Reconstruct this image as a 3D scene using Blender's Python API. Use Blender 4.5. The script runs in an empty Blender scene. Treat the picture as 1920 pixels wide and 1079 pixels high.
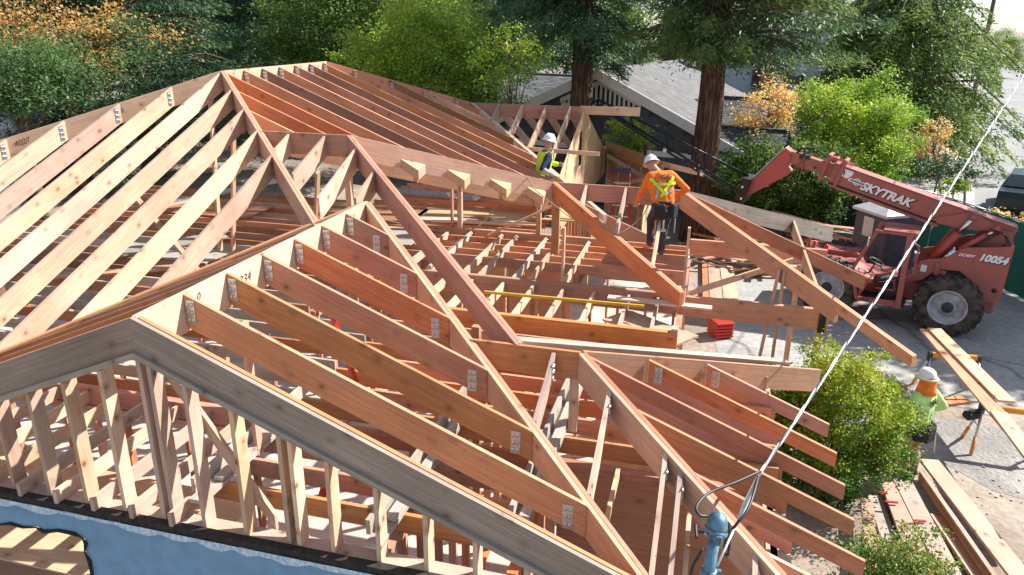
import bpy, bmesh, math, random
import numpy as np
from mathutils import Vector, Matrix, noise as mnoise
random.seed(7); rng = np.random.default_rng(7)
scn = bpy.context.scene
COL = scn.collection
# ---------------------------------------------------------------- camera, sky, sun, exposure
F_PX, HORIZON, CAM_H, ROLL = 1400.0, 43.7, 6.637, -0.0104
TH = math.atan((540 - HORIZON) / F_PX)
cd = bpy.data.cameras.new('camera'); cam_o = bpy.data.objects.new('camera', cd); COL.objects.link(cam_o)
cd.sensor_width = 36; cd.lens = 36 * F_PX / 1920; cd.clip_start = .05; cd.clip_end = 6000
cam_o.matrix_world = Matrix.Translation((0, 0, CAM_H)) @ Matrix.Rotation(math.pi / 2 - TH, 4, 'X') @ Matrix.Rotation(-ROLL, 4, 'Z')
scn.camera = cam_o
SUN_DIR = Vector((.915, .36, 0)).normalized(); SUN_EL = math.radians(40)
w = bpy.data.worlds.new('World'); scn.world = w; w.use_nodes = True
nt = w.node_tree; nt.nodes.clear()
sky = nt.nodes.new('ShaderNodeTexSky'); sky.sky_type = 'NISHITA'; sky.sun_disc = False
sky.sun_elevation = SUN_EL; sky.sun_rotation = math.atan2(SUN_DIR.x, SUN_DIR.y)
sky.air_density = 1.0; sky.dust_density = .3; sky.ozone_density = 1.6
bg = nt.nodes.new('ShaderNodeBackground'); bg.inputs[1].default_value = .07
wo = nt.nodes.new('ShaderNodeOutputWorld')
tcw = nt.nodes.new('ShaderNodeTexCoord'); mpw = nt.nodes.new('ShaderNodeMapping'); mpw.inputs[3].default_value = (1.2, 1.2, 4)
nzw = nt.nodes.new('ShaderNodeTexNoise'); nzw.inputs['Scale'].default_value = 2.2; nzw.inputs['Detail'].default_value = 7
rpw = nt.nodes.new('ShaderNodeValToRGB'); rpw.color_ramp.elements[0].position = .43; rpw.color_ramp.elements[1].position = .68
mxw = nt.nodes.new('ShaderNodeMixRGB'); mxw.inputs[2].default_value = (6.0, 6.4, 7.0, 1)
nt.links.new(tcw.outputs['Generated'], mpw.inputs[0]); nt.links.new(mpw.outputs[0], nzw.inputs['Vector'])
nt.links.new(nzw.outputs[0], rpw.inputs[0]); nt.links.new(rpw.outputs[0], mxw.inputs[0]); nt.links.new(sky.outputs[0], mxw.inputs[1])
nt.links.new(mxw.outputs[0], bg.inputs[0]); nt.links.new(bg.outputs[0], wo.inputs[0])
sl = bpy.data.lights.new('sun', 'SUN'); sl.energy = 5.0; sl.angle = math.radians(.53); sl.color = (1, .95, .87)
so = bpy.data.objects.new('sun', sl); COL.objects.link(so); so.location = (30, 12, 30)
sd = Vector((SUN_DIR.x * math.cos(SUN_EL), SUN_DIR.y * math.cos(SUN_EL), math.sin(SUN_EL)))
so.rotation_euler = sd.to_track_quat('Z', 'Y').to_euler()
scn.view_settings.view_transform = 'Standard'; scn.view_settings.look = 'None'
scn.view_settings.exposure = 1.08; scn.view_settings.gamma = 1
scn.render.resolution_x, scn.render.resolution_y = 1024, 575

# ---------------------------------------------------------------- pixel helpers and house axes
def ray(px, py):
    u, v = (px - 960) / F_PX, (540 - py) / F_PX
    c, s = math.cos(-ROLL), math.sin(-ROLL); u, v = u * c - v * s, u * s + v * c
    return Vector((u, math.cos(TH) + v * math.sin(TH), -math.sin(TH) + v * math.cos(TH)))
CAM = Vector((0, 0, CAM_H))
def Pz(px, py, z=0.0):
    r = ray(px, py); return CAM + r * ((z - CAM_H) / r.z)
PHI = .2586
BX = Vector((math.cos(PHI), -math.sin(PHI), 0)); AX = Vector((math.sin(PHI), math.cos(PHI), 0)); UP = Vector((0, 0, 1))
ORG = Vector((-3.026, 5.515, 0))
def W(b, a, z): return ORG + BX * b + AX * a + UP * z
def BA(p): d = p - ORG; return d.dot(BX), d.dot(AX), p.z
def Pa(px, py, a):
    r = ray(px, py); return CAM + r * ((a - (CAM - ORG).dot(AX)) / r.dot(AX))
def Pb(px, py, b):
    r = ray(px, py); return CAM + r * ((b - (CAM - ORG).dot(BX)) / r.dot(BX))
def Pn(px, py, p0, n):
    r = ray(px, py); return CAM + r * ((Vector(p0) - CAM).dot(n) / r.dot(n))

# ---------------------------------------------------------------- materials
def new_mat(name):
    m = bpy.data.materials.new(name); m.use_nodes = True
    return m, m.node_tree, m.node_tree.nodes['Principled BSDF']
def nd(nt, t, **k):
    n = nt.nodes.new(t)
    for a, v in k.items():
        if a in n.inputs: n.inputs[a].default_value = v
        else: setattr(n, a, v)
    return n
def ramp(nt, stops):
    r = nt.nodes.new('ShaderNodeValToRGB'); e = r.color_ramp.elements
    while len(e) < len(stops): e.new(.5)
    for i, (p, c) in enumerate(stops):
        e[i].position = p; e[i].color = (*c, 1) if len(c) == 3 else c
    return r
def wood(name, light, dark, knot=(.19, .09, .045), rough=.72, grey=0.0):
    m, nt, bs = new_mat(name); L = nt.links.new
    def math_(op, a, v):
        n = nd(nt, 'ShaderNodeMath', operation=op); L(a, n.inputs[0])
        if v is not None: n.inputs[1].default_value = v
        return n.outputs[0]
    def rng_(a, lo, hi):
        n = nd(nt, 'ShaderNodeMapRange'); n.inputs[3].default_value = lo; n.inputs[4].default_value = hi; L(a, n.inputs[0]); return n.outputs[0]
    def mix_(mode, fac, c1, c2):
        n = nd(nt, 'ShaderNodeMixRGB', blend_type=mode)
        for i, v in enumerate((fac, c1, c2)):
            if hasattr(v, 'is_linked'): L(v, n.inputs[i])
            else: n.inputs[i].default_value = v
        return n.outputs[0]
    tc = nd(nt, 'ShaderNodeTexCoord'); oi = nd(nt, 'ShaderNodeObjectInfo'); R0 = oi.outputs['Random']
    cx = nd(nt, 'ShaderNodeCombineXYZ'); k = math_('MULTIPLY', R0, 57.0); L(k, cx.inputs[0]); L(k, cx.inputs[1])
    ad = nd(nt, 'ShaderNodeVectorMath', operation='ADD'); L(tc.outputs['Object'], ad.inputs[0]); L(cx.outputs[0], ad.inputs[1]); P = ad.outputs[0]
    def noise(sc, scale, det, dist=0.0):
        mp = nd(nt, 'ShaderNodeMapping'); mp.inputs[3].default_value = sc; L(P, mp.inputs[0]); n = nd(nt, 'ShaderNodeTexNoise', Scale=scale, Detail=det, Distortion=dist); L(mp.outputs[0], n.inputs['Vector']); return n.outputs[0]
    n1 = noise((.55, 17, 17), 3.0, 6.0, .8); n3 = noise((1.2, 75, 75), 3.0, 3.0, .2); n2 = noise((1, 1, 1), 1.1, 4.0)
    mid = tuple((a + b) / 2 for a, b in zip(light, dark))
    r1 = ramp(nt, [(.30, dark), (.5, mid), (.68, light)]); L(n1, r1.inputs[0])
    r3 = ramp(nt, [(.35, (.86, .83, .80)), (.65, (1.05, 1.05, 1.05))]); L(n3, r3.inputs[0])
    r2 = ramp(nt, [(.3, (.80, .77, .74)), (.7, (1.10, 1.09, 1.07))]); L(n2, r2.inputs[0])
    c = mix_('MULTIPLY', 1.0, r1.outputs[0], r3.outputs[0]); c = mix_('MULTIPLY', 1.0, c, r2.outputs[0])
    # round knots with a darker halo, nail heads
    mk = nd(nt, 'ShaderNodeMapping'); mk.inputs[3].default_value = (3.6, 4.6, 4.6); L(P, mk.inputs[0])
    vo = nd(nt, 'ShaderNodeTexVoronoi', Scale=1.0); L(mk.outputs[0], vo.inputs['Vector'])
    rk = ramp(nt, [(.0, (1, 1, 1)), (.075, (.9, .9, .9)), (.105, (.42, .42, .42)), (.28, (0, 0, 0))]); L(vo.outputs['Distance'], rk.inputs[0])
    c = mix_('MIX', rk.outputs[0], c, (*knot, 1))
    mn = nd(nt, 'ShaderNodeMapping'); mn.inputs[3].default_value = (9, 14, 14); L(P, mn.inputs[0])
    vn = nd(nt, 'ShaderNodeTexVoronoi', Scale=1.0); L(mn.outputs[0], vn.inputs['Vector'])
    rn = ramp(nt, [(.0, (1, 1, 1)), (.07, (.8, .8, .8)), (.10, (0, 0, 0))]); L(vn.outputs['Distance'], rn.inputs[0])
    c = mix_('MIX', math_('MULTIPLY', rn.outputs[0], .7), c, (.14, .085, .055, 1))
    # grey weather stains and scuffs
    ns = noise((.8, 3.2, 3.2), 1.6, 6.0, .5); rs_ = ramp(nt, [(.56, (0, 0, 0)), (.74, (.5, .5, .5))]); L(ns, rs_.inputs[0])
    c = mix_('MIX', rs_.outputs[0], c, (.34, .26, .21, 1))
    hs = nd(nt, 'ShaderNodeHueSaturation'); L(c, hs.inputs['Color']); L(rng_(R0, .486, .510), hs.inputs['Hue'])
    L(rng_(math_('FRACT', math_('MULTIPLY', R0, 7.31), None), .74, 1.2), hs.inputs['Value']); L(rng_(math_('FRACT', math_('MULTIPLY', R0, 3.77), None), .78 - grey, 1.14 - grey), hs.inputs['Saturation'])
    L(hs.outputs[0], bs.inputs['Base Color']); bs.inputs['Roughness'].default_value = rough
    bp = nd(nt, 'ShaderNodeBump', Strength=.3, Distance=.004); L(n3, bp.inputs['Height']); L(bp.outputs[0], bs.inputs['Normal'])
    return m
def plain(name, col, rough=.6, metal=0.0, var=.12, scale=6.0, bump=0.0, col2=None, spec=.5):
    m, nt, bs = new_mat(name); L = nt.links.new
    tc = nd(nt, 'ShaderNodeTexCoord'); n = nd(nt, 'ShaderNodeTexNoise', Scale=scale, Detail=6.0); L(tc.outputs['Object'], n.inputs['Vector'])
    c2 = col2 or tuple(c * (1 - var * 2) for c in col)
    r = ramp(nt, [(.3, c2), (.68, tuple(min(1, c * (1 + var * .5)) for c in col) if col2 is None else col)]); L(n.outputs[0], r.inputs[0]); L(r.outputs[0], bs.inputs['Base Color'])
    bs.inputs['Roughness'].default_value = rough; bs.inputs['Metallic'].default_value = metal
    bs.inputs['Specular IOR Level'].default_value = spec
    if bump:
        b = nd(nt, 'ShaderNodeBump', Strength=bump, Distance=.02); L(n.outputs[0], b.inputs['Height']); L(b.outputs[0], bs.inputs['Normal'])
    return m
M = {}
M['fir'] = wood('fir_red', (.61, .305, .175), (.47, .20, .10))
M['fir_tan'] = wood('fir_tan', (.66, .45, .315), (.54, .335, .215))
M['stud'] = wood('stud_pale', (.68, .50, .375), (.57, .385, .27))
M['darkfir'] = wood('fir_dark', (.40, .21, .115), (.28, .13, .065))
M['weathered'] = wood('weathered_board', (.50, .42, .34), (.33, .26, .20), grey=.3)
M['greywood'] = wood('grey_gable_board', (.43, .345, .27), (.29, .225, .165), grey=.1)
M['ply'] = wood('plywood', (.64, .44, .28), (.52, .34, .2), knot=(.34, .2, .11))
M['darkwood'] = wood('dark_board', (.10, .075, .055), (.05, .038, .03))
M['galv'] = plain('galvanised_steel', (.60, .61, .63), .34, .8, .12, 12)
M['black'] = plain('black_plastic', (.02, .02, .022), .5, 0, .3, 12)
M['felt'] = plain('black_felt', (.035, .028, .025), .9, 0, .3, 18, .5)
M['white'] = plain('white_plastic', (.8, .8, .78), .4, 0, .05)
M['yellow'] = plain('yellow_paint', (.55, .38, .05), .45, 0, .08)
M['red'] = plain('red_paint', (.55, .03, .02), .4, 0, .12)
M['rope'] = plain('rope', (.35, .33, .18), .9, 0, .2, 40)
M['ink'] = plain('dark_ink', (.08, .06, .05), .8, 0, .1)

# ---------------------------------------------------------------- builders
def link(name, me, mat=None, parent=None):
    o = bpy.data.objects.new(name, me); COL.objects.link(o)
    if mat is not None:
        for mm in (mat if isinstance(mat, (list, tuple)) else [mat]): me.materials.append(M[mm] if isinstance(mm, str) else mm)
    if parent is not None: o.parent = parent
    return o
def tag(o, label=None, cat=None, group=None, kind=None):
    if label: o['label'] = label
    if cat: o['category'] = cat
    if group: o['group'] = group
    if kind: o['kind'] = kind
    return o
def empty(name, loc=(0, 0, 0), rz=0.0, label=None, cat=None, group=None):
    o = bpy.data.objects.new(name, None); COL.objects.link(o); o.location = loc; o.rotation_euler = (0, 0, rz)
    o.empty_display_size = .2
    return tag(o, label, cat, group)
def pymesh(name, v, f, smooth=False):
    me = bpy.data.meshes.new(name); me.from_pydata([tuple(x) for x in v], [], f)
    if smooth: me.polygons.foreach_set('use_smooth', [True] * len(me.polygons))
    me.update(); return me
BOXF = [(0, 1, 2, 3), (7, 6, 5, 4), (0, 4, 5, 1), (1, 5, 6, 2), (2, 6, 7, 3), (3, 7, 4, 0)]
def beam(name, p0, p1, w, h, mat='fir', parent=None, up=UP, cut='plumb', ref='top', twist=0):
    """board with its long axis on local X; p0/p1 on the top centre line (ref='top') or the centre line; plumb or square ends"""
    p0, p1 = Vector(p0), Vector(p1); d = p1 - p0; ln = d.length; x = d / ln
    y = up.cross(x).normalized(); z = x.cross(y).normalized()
    if twist:
        R = Matrix.Rotation(twist, 3, x); y = R @ y; z = R @ z
    m = Matrix((x, y, z)).transposed().to_4x4(); m.translation = p0
    sh = 0.0
    if cut == 'plumb':
        k = z.dot(UP)
        sh = -h * (x.dot(UP) / k) if abs(k) > .2 else 0.0   # vertical ends
    t, b = (0, -h) if ref == 'top' else (h / 2, -h / 2)
    hw = w / 2
    v = [(0, -hw, t), (ln, -hw, t), (ln, hw, t), (0, hw, t), (sh, -hw, b), (ln + sh, -hw, b), (ln + sh, hw, b), (sh, hw, b)]
    me = pymesh(name, v, BOXF)
    o = link(name, me, mat, parent)
    o.matrix_basis = (parent_inv(parent) @ m) if parent is not None else m
    return o
def world_of(o):
    m = o.matrix_basis.copy()
    while o.parent is not None:
        o = o.parent; m = o.matrix_basis @ m
    return m
def parent_inv(p): return world_of(p).inverted()
def place(o, m):
    o.matrix_basis = parent_inv(o.parent) @ m if o.parent is not None else m
    return o
class MB:
    """collects primitives into one mesh"""
    def __init__(s): s.v = []; s.f = []; s.mi = []; s.sm = []
    def add(s, vs, fs, mi=0, smooth=False):
        o = len(s.v); s.v += [tuple(x) for x in vs]; s.f += [tuple(i + o for i in q) for q in fs]; s.mi += [mi] * len(fs); s.sm += [smooth] * len(fs)
        return s
    def box(s, c, d, mi=0, m=None, bevel=0.0):
        x, y, z = d[0] / 2, d[1] / 2, d[2] / 2
        if bevel <= 0:
            vs = [(-x, -y, z), (x, -y, z), (x, y, z), (-x, y, z), (-x, -y, -z), (x, -y, -z), (x, y, -z), (-x, y, -z)]
            fs = BOXF
        else:
            r = min(bevel, x * .9, y * .9, z * .9); pts = []
            for sx in (-1, 1):
                for sy in (-1, 1):
                    for sz in (-1, 1):
                        pts += [(sx * x, sy * (y - r), sz * (z - r)), (sx * (x - r), sy * y, sz * (z - r)), (sx * (x - r), sy * (y - r), sz * z)]
            bm = bmesh.new()
            for q in pts: bm.verts.new(q)
            bmesh.ops.convex_hull(bm, input=bm.verts); bm.verts.ensure_lookup_table(); bm.verts.index_update()
            vs = [v.co.copy() for v in bm.verts]; fs = [tuple(v.index for v in f.verts) for f in bm.faces]; bm.free()
        T = Matrix.Translation(c) @ (m.to_4x4() if m is not None else Matrix())
        return s.add([T @ Vector(v) for v in vs], fs, mi)
    def prism(s, poly, axis, lo, hi, mi=0):
        """poly: list of 2d points; axis 'y' -> points are (x,z); 'x' -> (y,z); 'z' -> (x,y)"""
        n = len(poly)
        mk = {'y': lambda p, t: (p[0], t, p[1]), 'x': lambda p, t: (t, p[0], p[1]), 'z': lambda p, t: (p[0], p[1], t)}[axis]
        vs = [mk(p, lo) for p in poly] + [mk(p, hi) for p in poly]
        fs = [tuple(range(n)), tuple(range(2 * n - 1, n - 1, -1))] + [(i, i + n, (i + 1) % n + n, (i + 1) % n) for i in range(n)]
        return s.add(vs, fs, mi)
    def tube(s, pts, r, n=8, mi=0, cap=True, smooth=True):
        pts = [Vector(p) for p in pts]; rs = r if isinstance(r, (list, tuple)) else [r] * len(pts)
        vs = []; fs = []; prev = None
        for i, p in enumerate(pts):
            t = (pts[min(i + 1, len(pts) - 1)] - pts[max(i - 1, 0)]).normalized()
            if prev is None:
                a = Vector((0, 0, 1)) if abs(t.z) < .9 else Vector((1, 0, 0)); u = t.cross(a).normalized()
            else: u = (prev - t * prev.dot(t)).normalized()
            prev = u; q = t.cross(u)
            for k in range(n):
                an = 2 * math.pi * k / n; vs.append(p + (u * math.cos(an) + q * math.sin(an)) * rs[i])
        for i in range(len(pts) - 1):
            for k in range(n): fs.append((i * n + k, i * n + (k + 1) % n, (i + 1) * n + (k + 1) % n, (i + 1) * n + k))
        s.add(vs, fs, mi, smooth)
        if cap:
            o = len(s.v) - len(vs)
            s.f += [tuple(o + k for k in range(n - 1, -1, -1)), tuple(o + (len(pts) - 1) * n + k for k in range(n))]; s.mi += [mi] * 2; s.sm += [False] * 2
        return s
    def lathe(s, prof, n=24, mi=0, m=None, smooth=True):
        """prof: (radius, height) pairs about local z"""
        vs = []; fs = []; T = m or Matrix()
        for r, h in prof:
            for k in range(n):
                an = 2 * math.pi * k / n; vs.append(T @ Vector((r * math.cos(an), r * math.sin(an), h)))
        for i in range(len(prof) - 1):
            for k in range(n): fs.append((i * n + k, i * n + (k + 1) % n, (i + 1) * n + (k + 1) % n, (i + 1) * n + k))
        return s.add(vs, fs, mi, smooth)
    def mesh(s, name):
        me = bpy.data.meshes.new(name); me.from_pydata(s.v, [], s.f)
        me.polygons.foreach_set('material_index', s.mi); me.polygons.foreach_set('use_smooth', s.sm); me.update()
        bm = bmesh.new(); bm.from_mesh(me); bmesh.ops.recalc_face_normals(bm, faces=bm.faces); bm.to_mesh(me); bm.free(); return me
    def build(s, name, mat, parent=None, m=None):
        o = link(name, s.mesh(name), mat, parent)
        if m is not None: place(o, m)
        return o
def flat_text(name, txt, size, mat, parent, m, shear=0.0, bold=0.0, depth=.002, align='CENTER'):
    cu = bpy.data.curves.new(name, 'FONT'); cu.body = txt; cu.size = size; cu.extrude = depth; cu.shear = shear; cu.offset = bold; cu.align_x = align; cu.align_y = 'CENTER'
    to = bpy.data.objects.new(name, cu); COL.objects.link(to)
    me = bpy.data.meshes.new_from_object(to.evaluated_get(bpy.context.evaluated_depsgraph_get()))
    bpy.data.objects.remove(to); bpy.data.curves.remove(cu); me.name = name
    o = link(name, me, mat, parent); place(o, m); return o
def frame_m(p, x, up=UP):
    x = Vector(x).normalized(); y = Vector(up).cross(x).normalized(); z = x.cross(y)
    m = Matrix((x, y, z)).transposed().to_4x4(); m.translation = Vector(p); return m
# ================================================================ the timber frame
house = empty('timber_house', ORG, 0, 'unfinished timber house frame of open hip and gable rafters above stud walls', 'house frame')
S, PL, DEP, TK = .4055, 2.45, .286, .04
Z1, ZA = 4.398, 5.768
A1, A2A, B2 = (-4.357, 7.664), 2.198, 3.266
def zF(a): return ZA - S * (7.664 - a)
def zM(b): return ZA - S * (b + 4.357)
def HB(name, q0, q1, w=TK, h=DEP, mat='fir', **k): return beam(name, W(*q0), W(*q1), w, h, mat, house, **k)
def double(name, q0, q1, mat='fir', h=.30, gap=.005):
    p0, p1 = W(*q0), W(*q1); d = (p1 - p0); sd_ = UP.cross(d).normalized() * (TK + gap) / 2; r = []
    for s in (-1, 1): r.append(beam(name, p0 + sd_ * s, p1 + sd_ * s, TK, h, mat, house))
    return r
def make_hanger():
    mb = MB()
    mb.box((.045, 0, 0), (.09, .003, .20)); mb.box((0, -.03, 0), (.003, .06, .20)); mb.box((.045, -.02, -.1), (.09, .045, .003))
    for k in range(3):
        for j in range(2):
            mb.lathe([(.019, 0), (.017, .008), (.008, .014), (.0, .015)], 8, 0, Matrix.Translation((.025 + .04 * j, .0015, -.065 + k * .065)) @ Matrix.Rotation(-math.pi / 2, 4, 'X'))
    return mb.mesh('hanger')
HANG = make_hanger(); HANG.materials.append(M['galv'])
def hanger(par, p, x, nrm, h=1.0):
    """hanger strap on the face of a member: x along the member, nrm out of the visible face"""
    x = Vector(x).normalized(); y = Vector(nrm).normalized(); z = x.cross(y)
    if z.z < 0: z = -z; 
    m = Matrix((x, y, z)).transposed().to_4x4(); m.translation = Vector(p) + y * .004
    if h != 1: m = m @ Matrix.Scale(h, 4, (0, 0, 1))
    o = bpy.data.objects.new('hanger', HANG); COL.objects.link(o); o.parent = par; place(o, m); return o

# --- front gable (ridge along A)
HB('ridge_board', (0, .02, Z1), (0, 4.286, Z1), TK, .36, 'fir_tan', cut='sq')
for i in range(1, 7):
    a = .61 * i; bv = 4.286 - a; jit = random.uniform(-.01, .01)
    r = HB('rafter', (.022, a, Z1 - .012), (bv - .05, a, Z1 - S * bv + .01), mat='fir')
    hanger(r, W(.03, a - .021, Z1 - .17), BX, -AX, 1.1)
    hanger(r, W(bv - .16, a - .021, Z1 - S * (bv - .1) - .16), -BX, -AX, 1.15)
    if i < 6:
        HB('rafter', (-.022, a, Z1 - .012), (-bv + .05, a, Z1 - S * bv), mat='fir')
for s, e in ((1, 5.3), (-1, 4.6)):
    HB('gable_rafter', (0, -.001, Z1), (s * e, -.001, Z1 - S * e), TK, .27, 'greywood')
    HB('gable_trim', (0, -.016, Z1 - .29), (s * e, -.016, Z1 - .29 - S * e), .075, .05, 'weathered')
    HB('gable_top_plate', (s * .03, .055, Z1 - .30), (s * e, .055, Z1 - .30 - S * e), .09, .04, 'stud')
    HB('rafter', (0, .055, Z1 - .003), (s * e, .055, Z1 - .003 - S * e), TK, DEP, 'fir')
V1 = double('valley_rafter', (0.02, 4.266, Z1 - .004), (4.6, -.314, Z1 - S * 4.6 - .004), 'fir')
double('valley_rafter', (-.02, 4.266, Z1 - .004), (-4.4, -.114, Z1 - S * 4.4 - .004), 'fir')
# gable studs, sill and the old blue wall below
for k in range(-12, 12):
    b = .409 * k
    for off in ([0, .095] if k in (0, 3) else [0]):
        top = Z1 - .35 - S * abs(b + off)
        if top > PL + .15:
            beam('gable_stud', W(b + off, .045, PL + .04), W(b + off, .045, top), TK, .135, 'stud', house, up=AX, ref='center', cut='sq')
HB('sill_plate', (-6, .045, PL + .04), (5.2, .045, PL + .04), .15, .04, 'stud', cut='sq')
HB('top_plate', (-6, .05, PL), (5.2, .05, PL), .14, .08, 'weathered', cut='sq')
HB('brace', (.12, .16, 3.95), (1.0, .16, 2.62), .04, .09, 'fir_tan')
# --- front slope jacks (run along A)
LEFT_HIP = lambda b: 7.664 + (b + 4.357)          # a of the left hip at b < -4.357
for k in range(-11, 5):
    b = -4.357 + .61 * k
    if k <= 0: at = LEFT_HIP(b)
    else: at = 7.664 - (b + 4.357)
    ab = max(-.55, 4.286 + b) if b > -4.8 else -.55
    if at - ab < .5: continue
    r = HB('rafter', (b, at - (.06 if k else .03), zF(at) - .01), (b, ab, zF(ab) - .01), mat='fir_tan' if k % 3 else 'stud')
    if k < 0: hanger(r, W(b + .022, at - .12, zF(at) - .2), -AX, BX, 1.2)
HB('hip_rafter', (-4.38, 7.65, ZA), (-11.6, .43, ZA - S * 7.22), TK, .33, 'fir_tan')
double('hip_rafter', (-4.34, 7.645, ZA), (-.42, 3.725, ZA - S * 3.937), 'fir_tan')
# --- main ridge and its right slope
HB('ridge_board', (-4.357, 7.66, ZA), (-4.357, 11.5, ZA), TK, .34, 'fir_tan', cut='sq')
def valleyR3(a): return -2.496 + (a - 5.81)
for k in range(-3, 11):
    a = 7.664 + .61 * k
    bt = -4.357 + .03
    if k < 0: bt = -4.357 + (7.664 - a) + .04
    if a > 11.5: bt = -4.357 + (a - 11.5) + .04
    be = min(3.6, valleyR3(a) if a < 10 else 3.6)
    if a > 10.3: be = min(be, -1.726 + (14.13 - a))
    if be - bt < .4: continue
    r = HB('rafter', (bt, a, zM(bt) - .01), (be, a, zM(be) - .01), mat='darkfir' if k in (2, 5, 8) else 'fir')
    if 0 < k: hanger(r, W(bt + .02, a - .021, zM(bt) - .18), BX, -AX, 1.15)
HB('hip_rafter', (-4.34, 11.52, ZA), (-1.70, 14.16, zM(-1.70)), TK, .32, 'fir')
double('valley_rafter', (-1.70, 14.1, 4.70), (2.4, 10.0, 4.70 - S * 4.1), 'fir_tan')
HB('ridge_board', (-2.5, 5.81, 5.015), (-.98, 5.81, 5.015), TK, .33, 'fir', cut='sq')
HB('valley_rafter', (-2.5, 5.83, 5.0), (1.3, 9.63, 5.0 - S * 3.8), TK, DEP, 'fir')
for b, e in ((-1.98, 5.35), (-1.37, 4.78), (-.72, 4.3), (-.2, 4.35)):
    a0 = 5.79 if b < -.975 else 5.81 - (b + .975) - .05
    HB('rafter', (b, a0, zF(a0) - .01), (b, e, zF(e) - .01), mat='stud')
H3 = double('hip_rafter', (-.96, 5.80, 5.015), (2.63, 2.21, 5.015 - S * 3.59), 'fir')
HB('hip_rafter', (-.96, 5.82, 5.015), (1.66, 8.44, 5.015 - S * 2.62), TK, .33, 'fir_tan')
for t in (.55, 1.12, 1.68, 2.2):      # cut jack stubs against the hip
    q0, q1 = (-.96 + t + .02, 5.82 + t - .02), (-.96 + t + .32, 5.82 + t + .28); z0, z1 = 5.015 - S * t, 5.015 - S * (t + .3)
    P3 = [W(*q0, 0), W(q1[0], q0[1], 0), W(*q1, 0)]; hts = (z0 - .19, z0 - .36, z1 - .19)
    v = [p + UP * h for p, h in zip(P3, hts)] + [p + UP * (h - .15) for p, h in zip(P3, hts)]
    mbs = MB(); mbs.add(v, [(0, 1, 2), (5, 4, 3), (0, 3, 4, 1), (1, 4, 5, 2), (2, 5, 3, 0)]); mbs.build('rafter_stub', 'fir_tan', house, Matrix())
# --- second hip end (middle right)
Z2 = zF(A2A)
HB('ridge_board', (2.1, A2A, Z2), (B2, A2A, Z2), TK, .30, 'fir', cut='sq')
HB('ridge_board', (2.13, A2A + .045, Z2 - .03), (B2 - .1, A2A + .045, Z2 - .03), TK, .24, 'fir_tan', cut='sq')
double('hip_rafter', (B2 + .02, A2A - .02, Z2), (5.95, -.486, Z2 - S * 2.684), 'fir')
HB('hip_rafter', (B2 + .02, A2A + .03, Z2), (5.95, 4.90, Z2 - S * 2.68), TK, .30, 'fir')
HB('board_on_hip', (2.5, A2A + .12, Z2 + .01), (5.5, 4.62, Z2 - S * 2.25 + .02), .13, .04, 'stud')
for j, b in enumerate((3.0, 3.62, 4.2, 4.34, 4.95)):
    at = A2A - .03 if b < B2 else A2A - (b - B2) - .05
    ab = 4.286 - b + .06
    if b > 4.4: ab = -.25
    r = beam('rafter', W(b, at, zF(at) - .01), W(b, ab, zF(ab) - .01), TK, .20, 'stud', house)
    hanger(r, W(b + .022, at - .1, zF(at) - .16), -AX, BX, .95)
def zR2(b): return Z2 - S * (b - B2)
for a in (.51, 1.09, 1.65, 2.2, 2.79, 3.4, -.05):
    bt = B2 + abs(a - A2A) + .05
    r = HB('rafter', (bt, a, zR2(bt) - .008), (5.88, a, zR2(5.88) - .008), TK, .15, 'fir')
    HB('rafter', (bt, a, zR2(bt) - .15), (5.30, a, zR2(5.30) - .15), TK - .003, .14, 'fir')
    if a > A2A: hanger(r, W(bt + .06, a - .021, zR2(bt + .06) - .15), BX, -AX, 1)
# --- third hip end over the porch
Z4, A4, B4 = 3.955, 8.43, 3.903
HB('ridge_board', (1.66, A4, Z4), (B4, A4, Z4), TK, .30, 'fir', cut='sq')
double('valley_rafter', (1.68, 8.40, Z4), (4.12, 5.96 , Z4 - S * 2.44), 'fir')
double('hip_rafter', (B4 + .02, 8.40, Z4), (6.25, 6.07, Z4 - S * 2.33), 'fir'); double('hip_tail', (6.24, 6.08, Z4 - S * 2.32 - .001), (7.1, 5.22, Z4 - S * 3.18), 'fir', .15)
HB('hip_rafter', (B4 + .02, 8.46, Z4), (6.85, 11.29, Z4 - S * 2.84), TK, .3, 'weathered')
HB('rafter', (B4 + .03, 8.43, Z4 - .01), (7.02, 8.43, Z4 - S * 3.1), TK, .22, 'fir')
for b in (2.25, 2.95, 3.62):
    ab = A4 - (b - 1.643) + .05
    HB('rafter', (b, A4 - .03, Z4 - .01), (b, ab, Z4 - S * (A4 - ab) - .01), TK, .2, 'stud')
HB('porch_beam', (4.17, 6.63, 2.68), (6.25, 6.63, 2.68), .09, .32, 'fir', cut='sq')
HB('porch_beam', (4.1, 9.9, 2.70), (6.6, 9.9, 2.70), .09, .3, 'fir', cut='sq')
HB('porch_header', (6.0, 10.45, 3.08), (6.0, 6.42, 3.08), .04, .26, 'fir_tan', cut='sq'); HB('post_wrap', (6.16, 6.57, 2.66), (6.16, 6.70, 2.66), .1, .34, 'felt', cut='sq')
for b, a, lean in ((6.15, 6.63, 0), (6.15, 9.9, 0), (5.55, 6.72, .0), (5.48, 6.75, -.25)):
    beam('post', W(b + lean, a, .05), W(b, a, 2.68 if a > 6.65 or True else 2.6) - UP * .33 if lean == 0 and b > 6 else W(b, a, 3.2), .09 if b > 6 else .04, .09, 'fir_tan', house, up=AX, ref='center', cut='sq')
HB('diagonal_brace', (4.2, 6.7, 2.75), (5.75, 7.6, 3.15), .04, .09, 'fir_tan')
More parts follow.
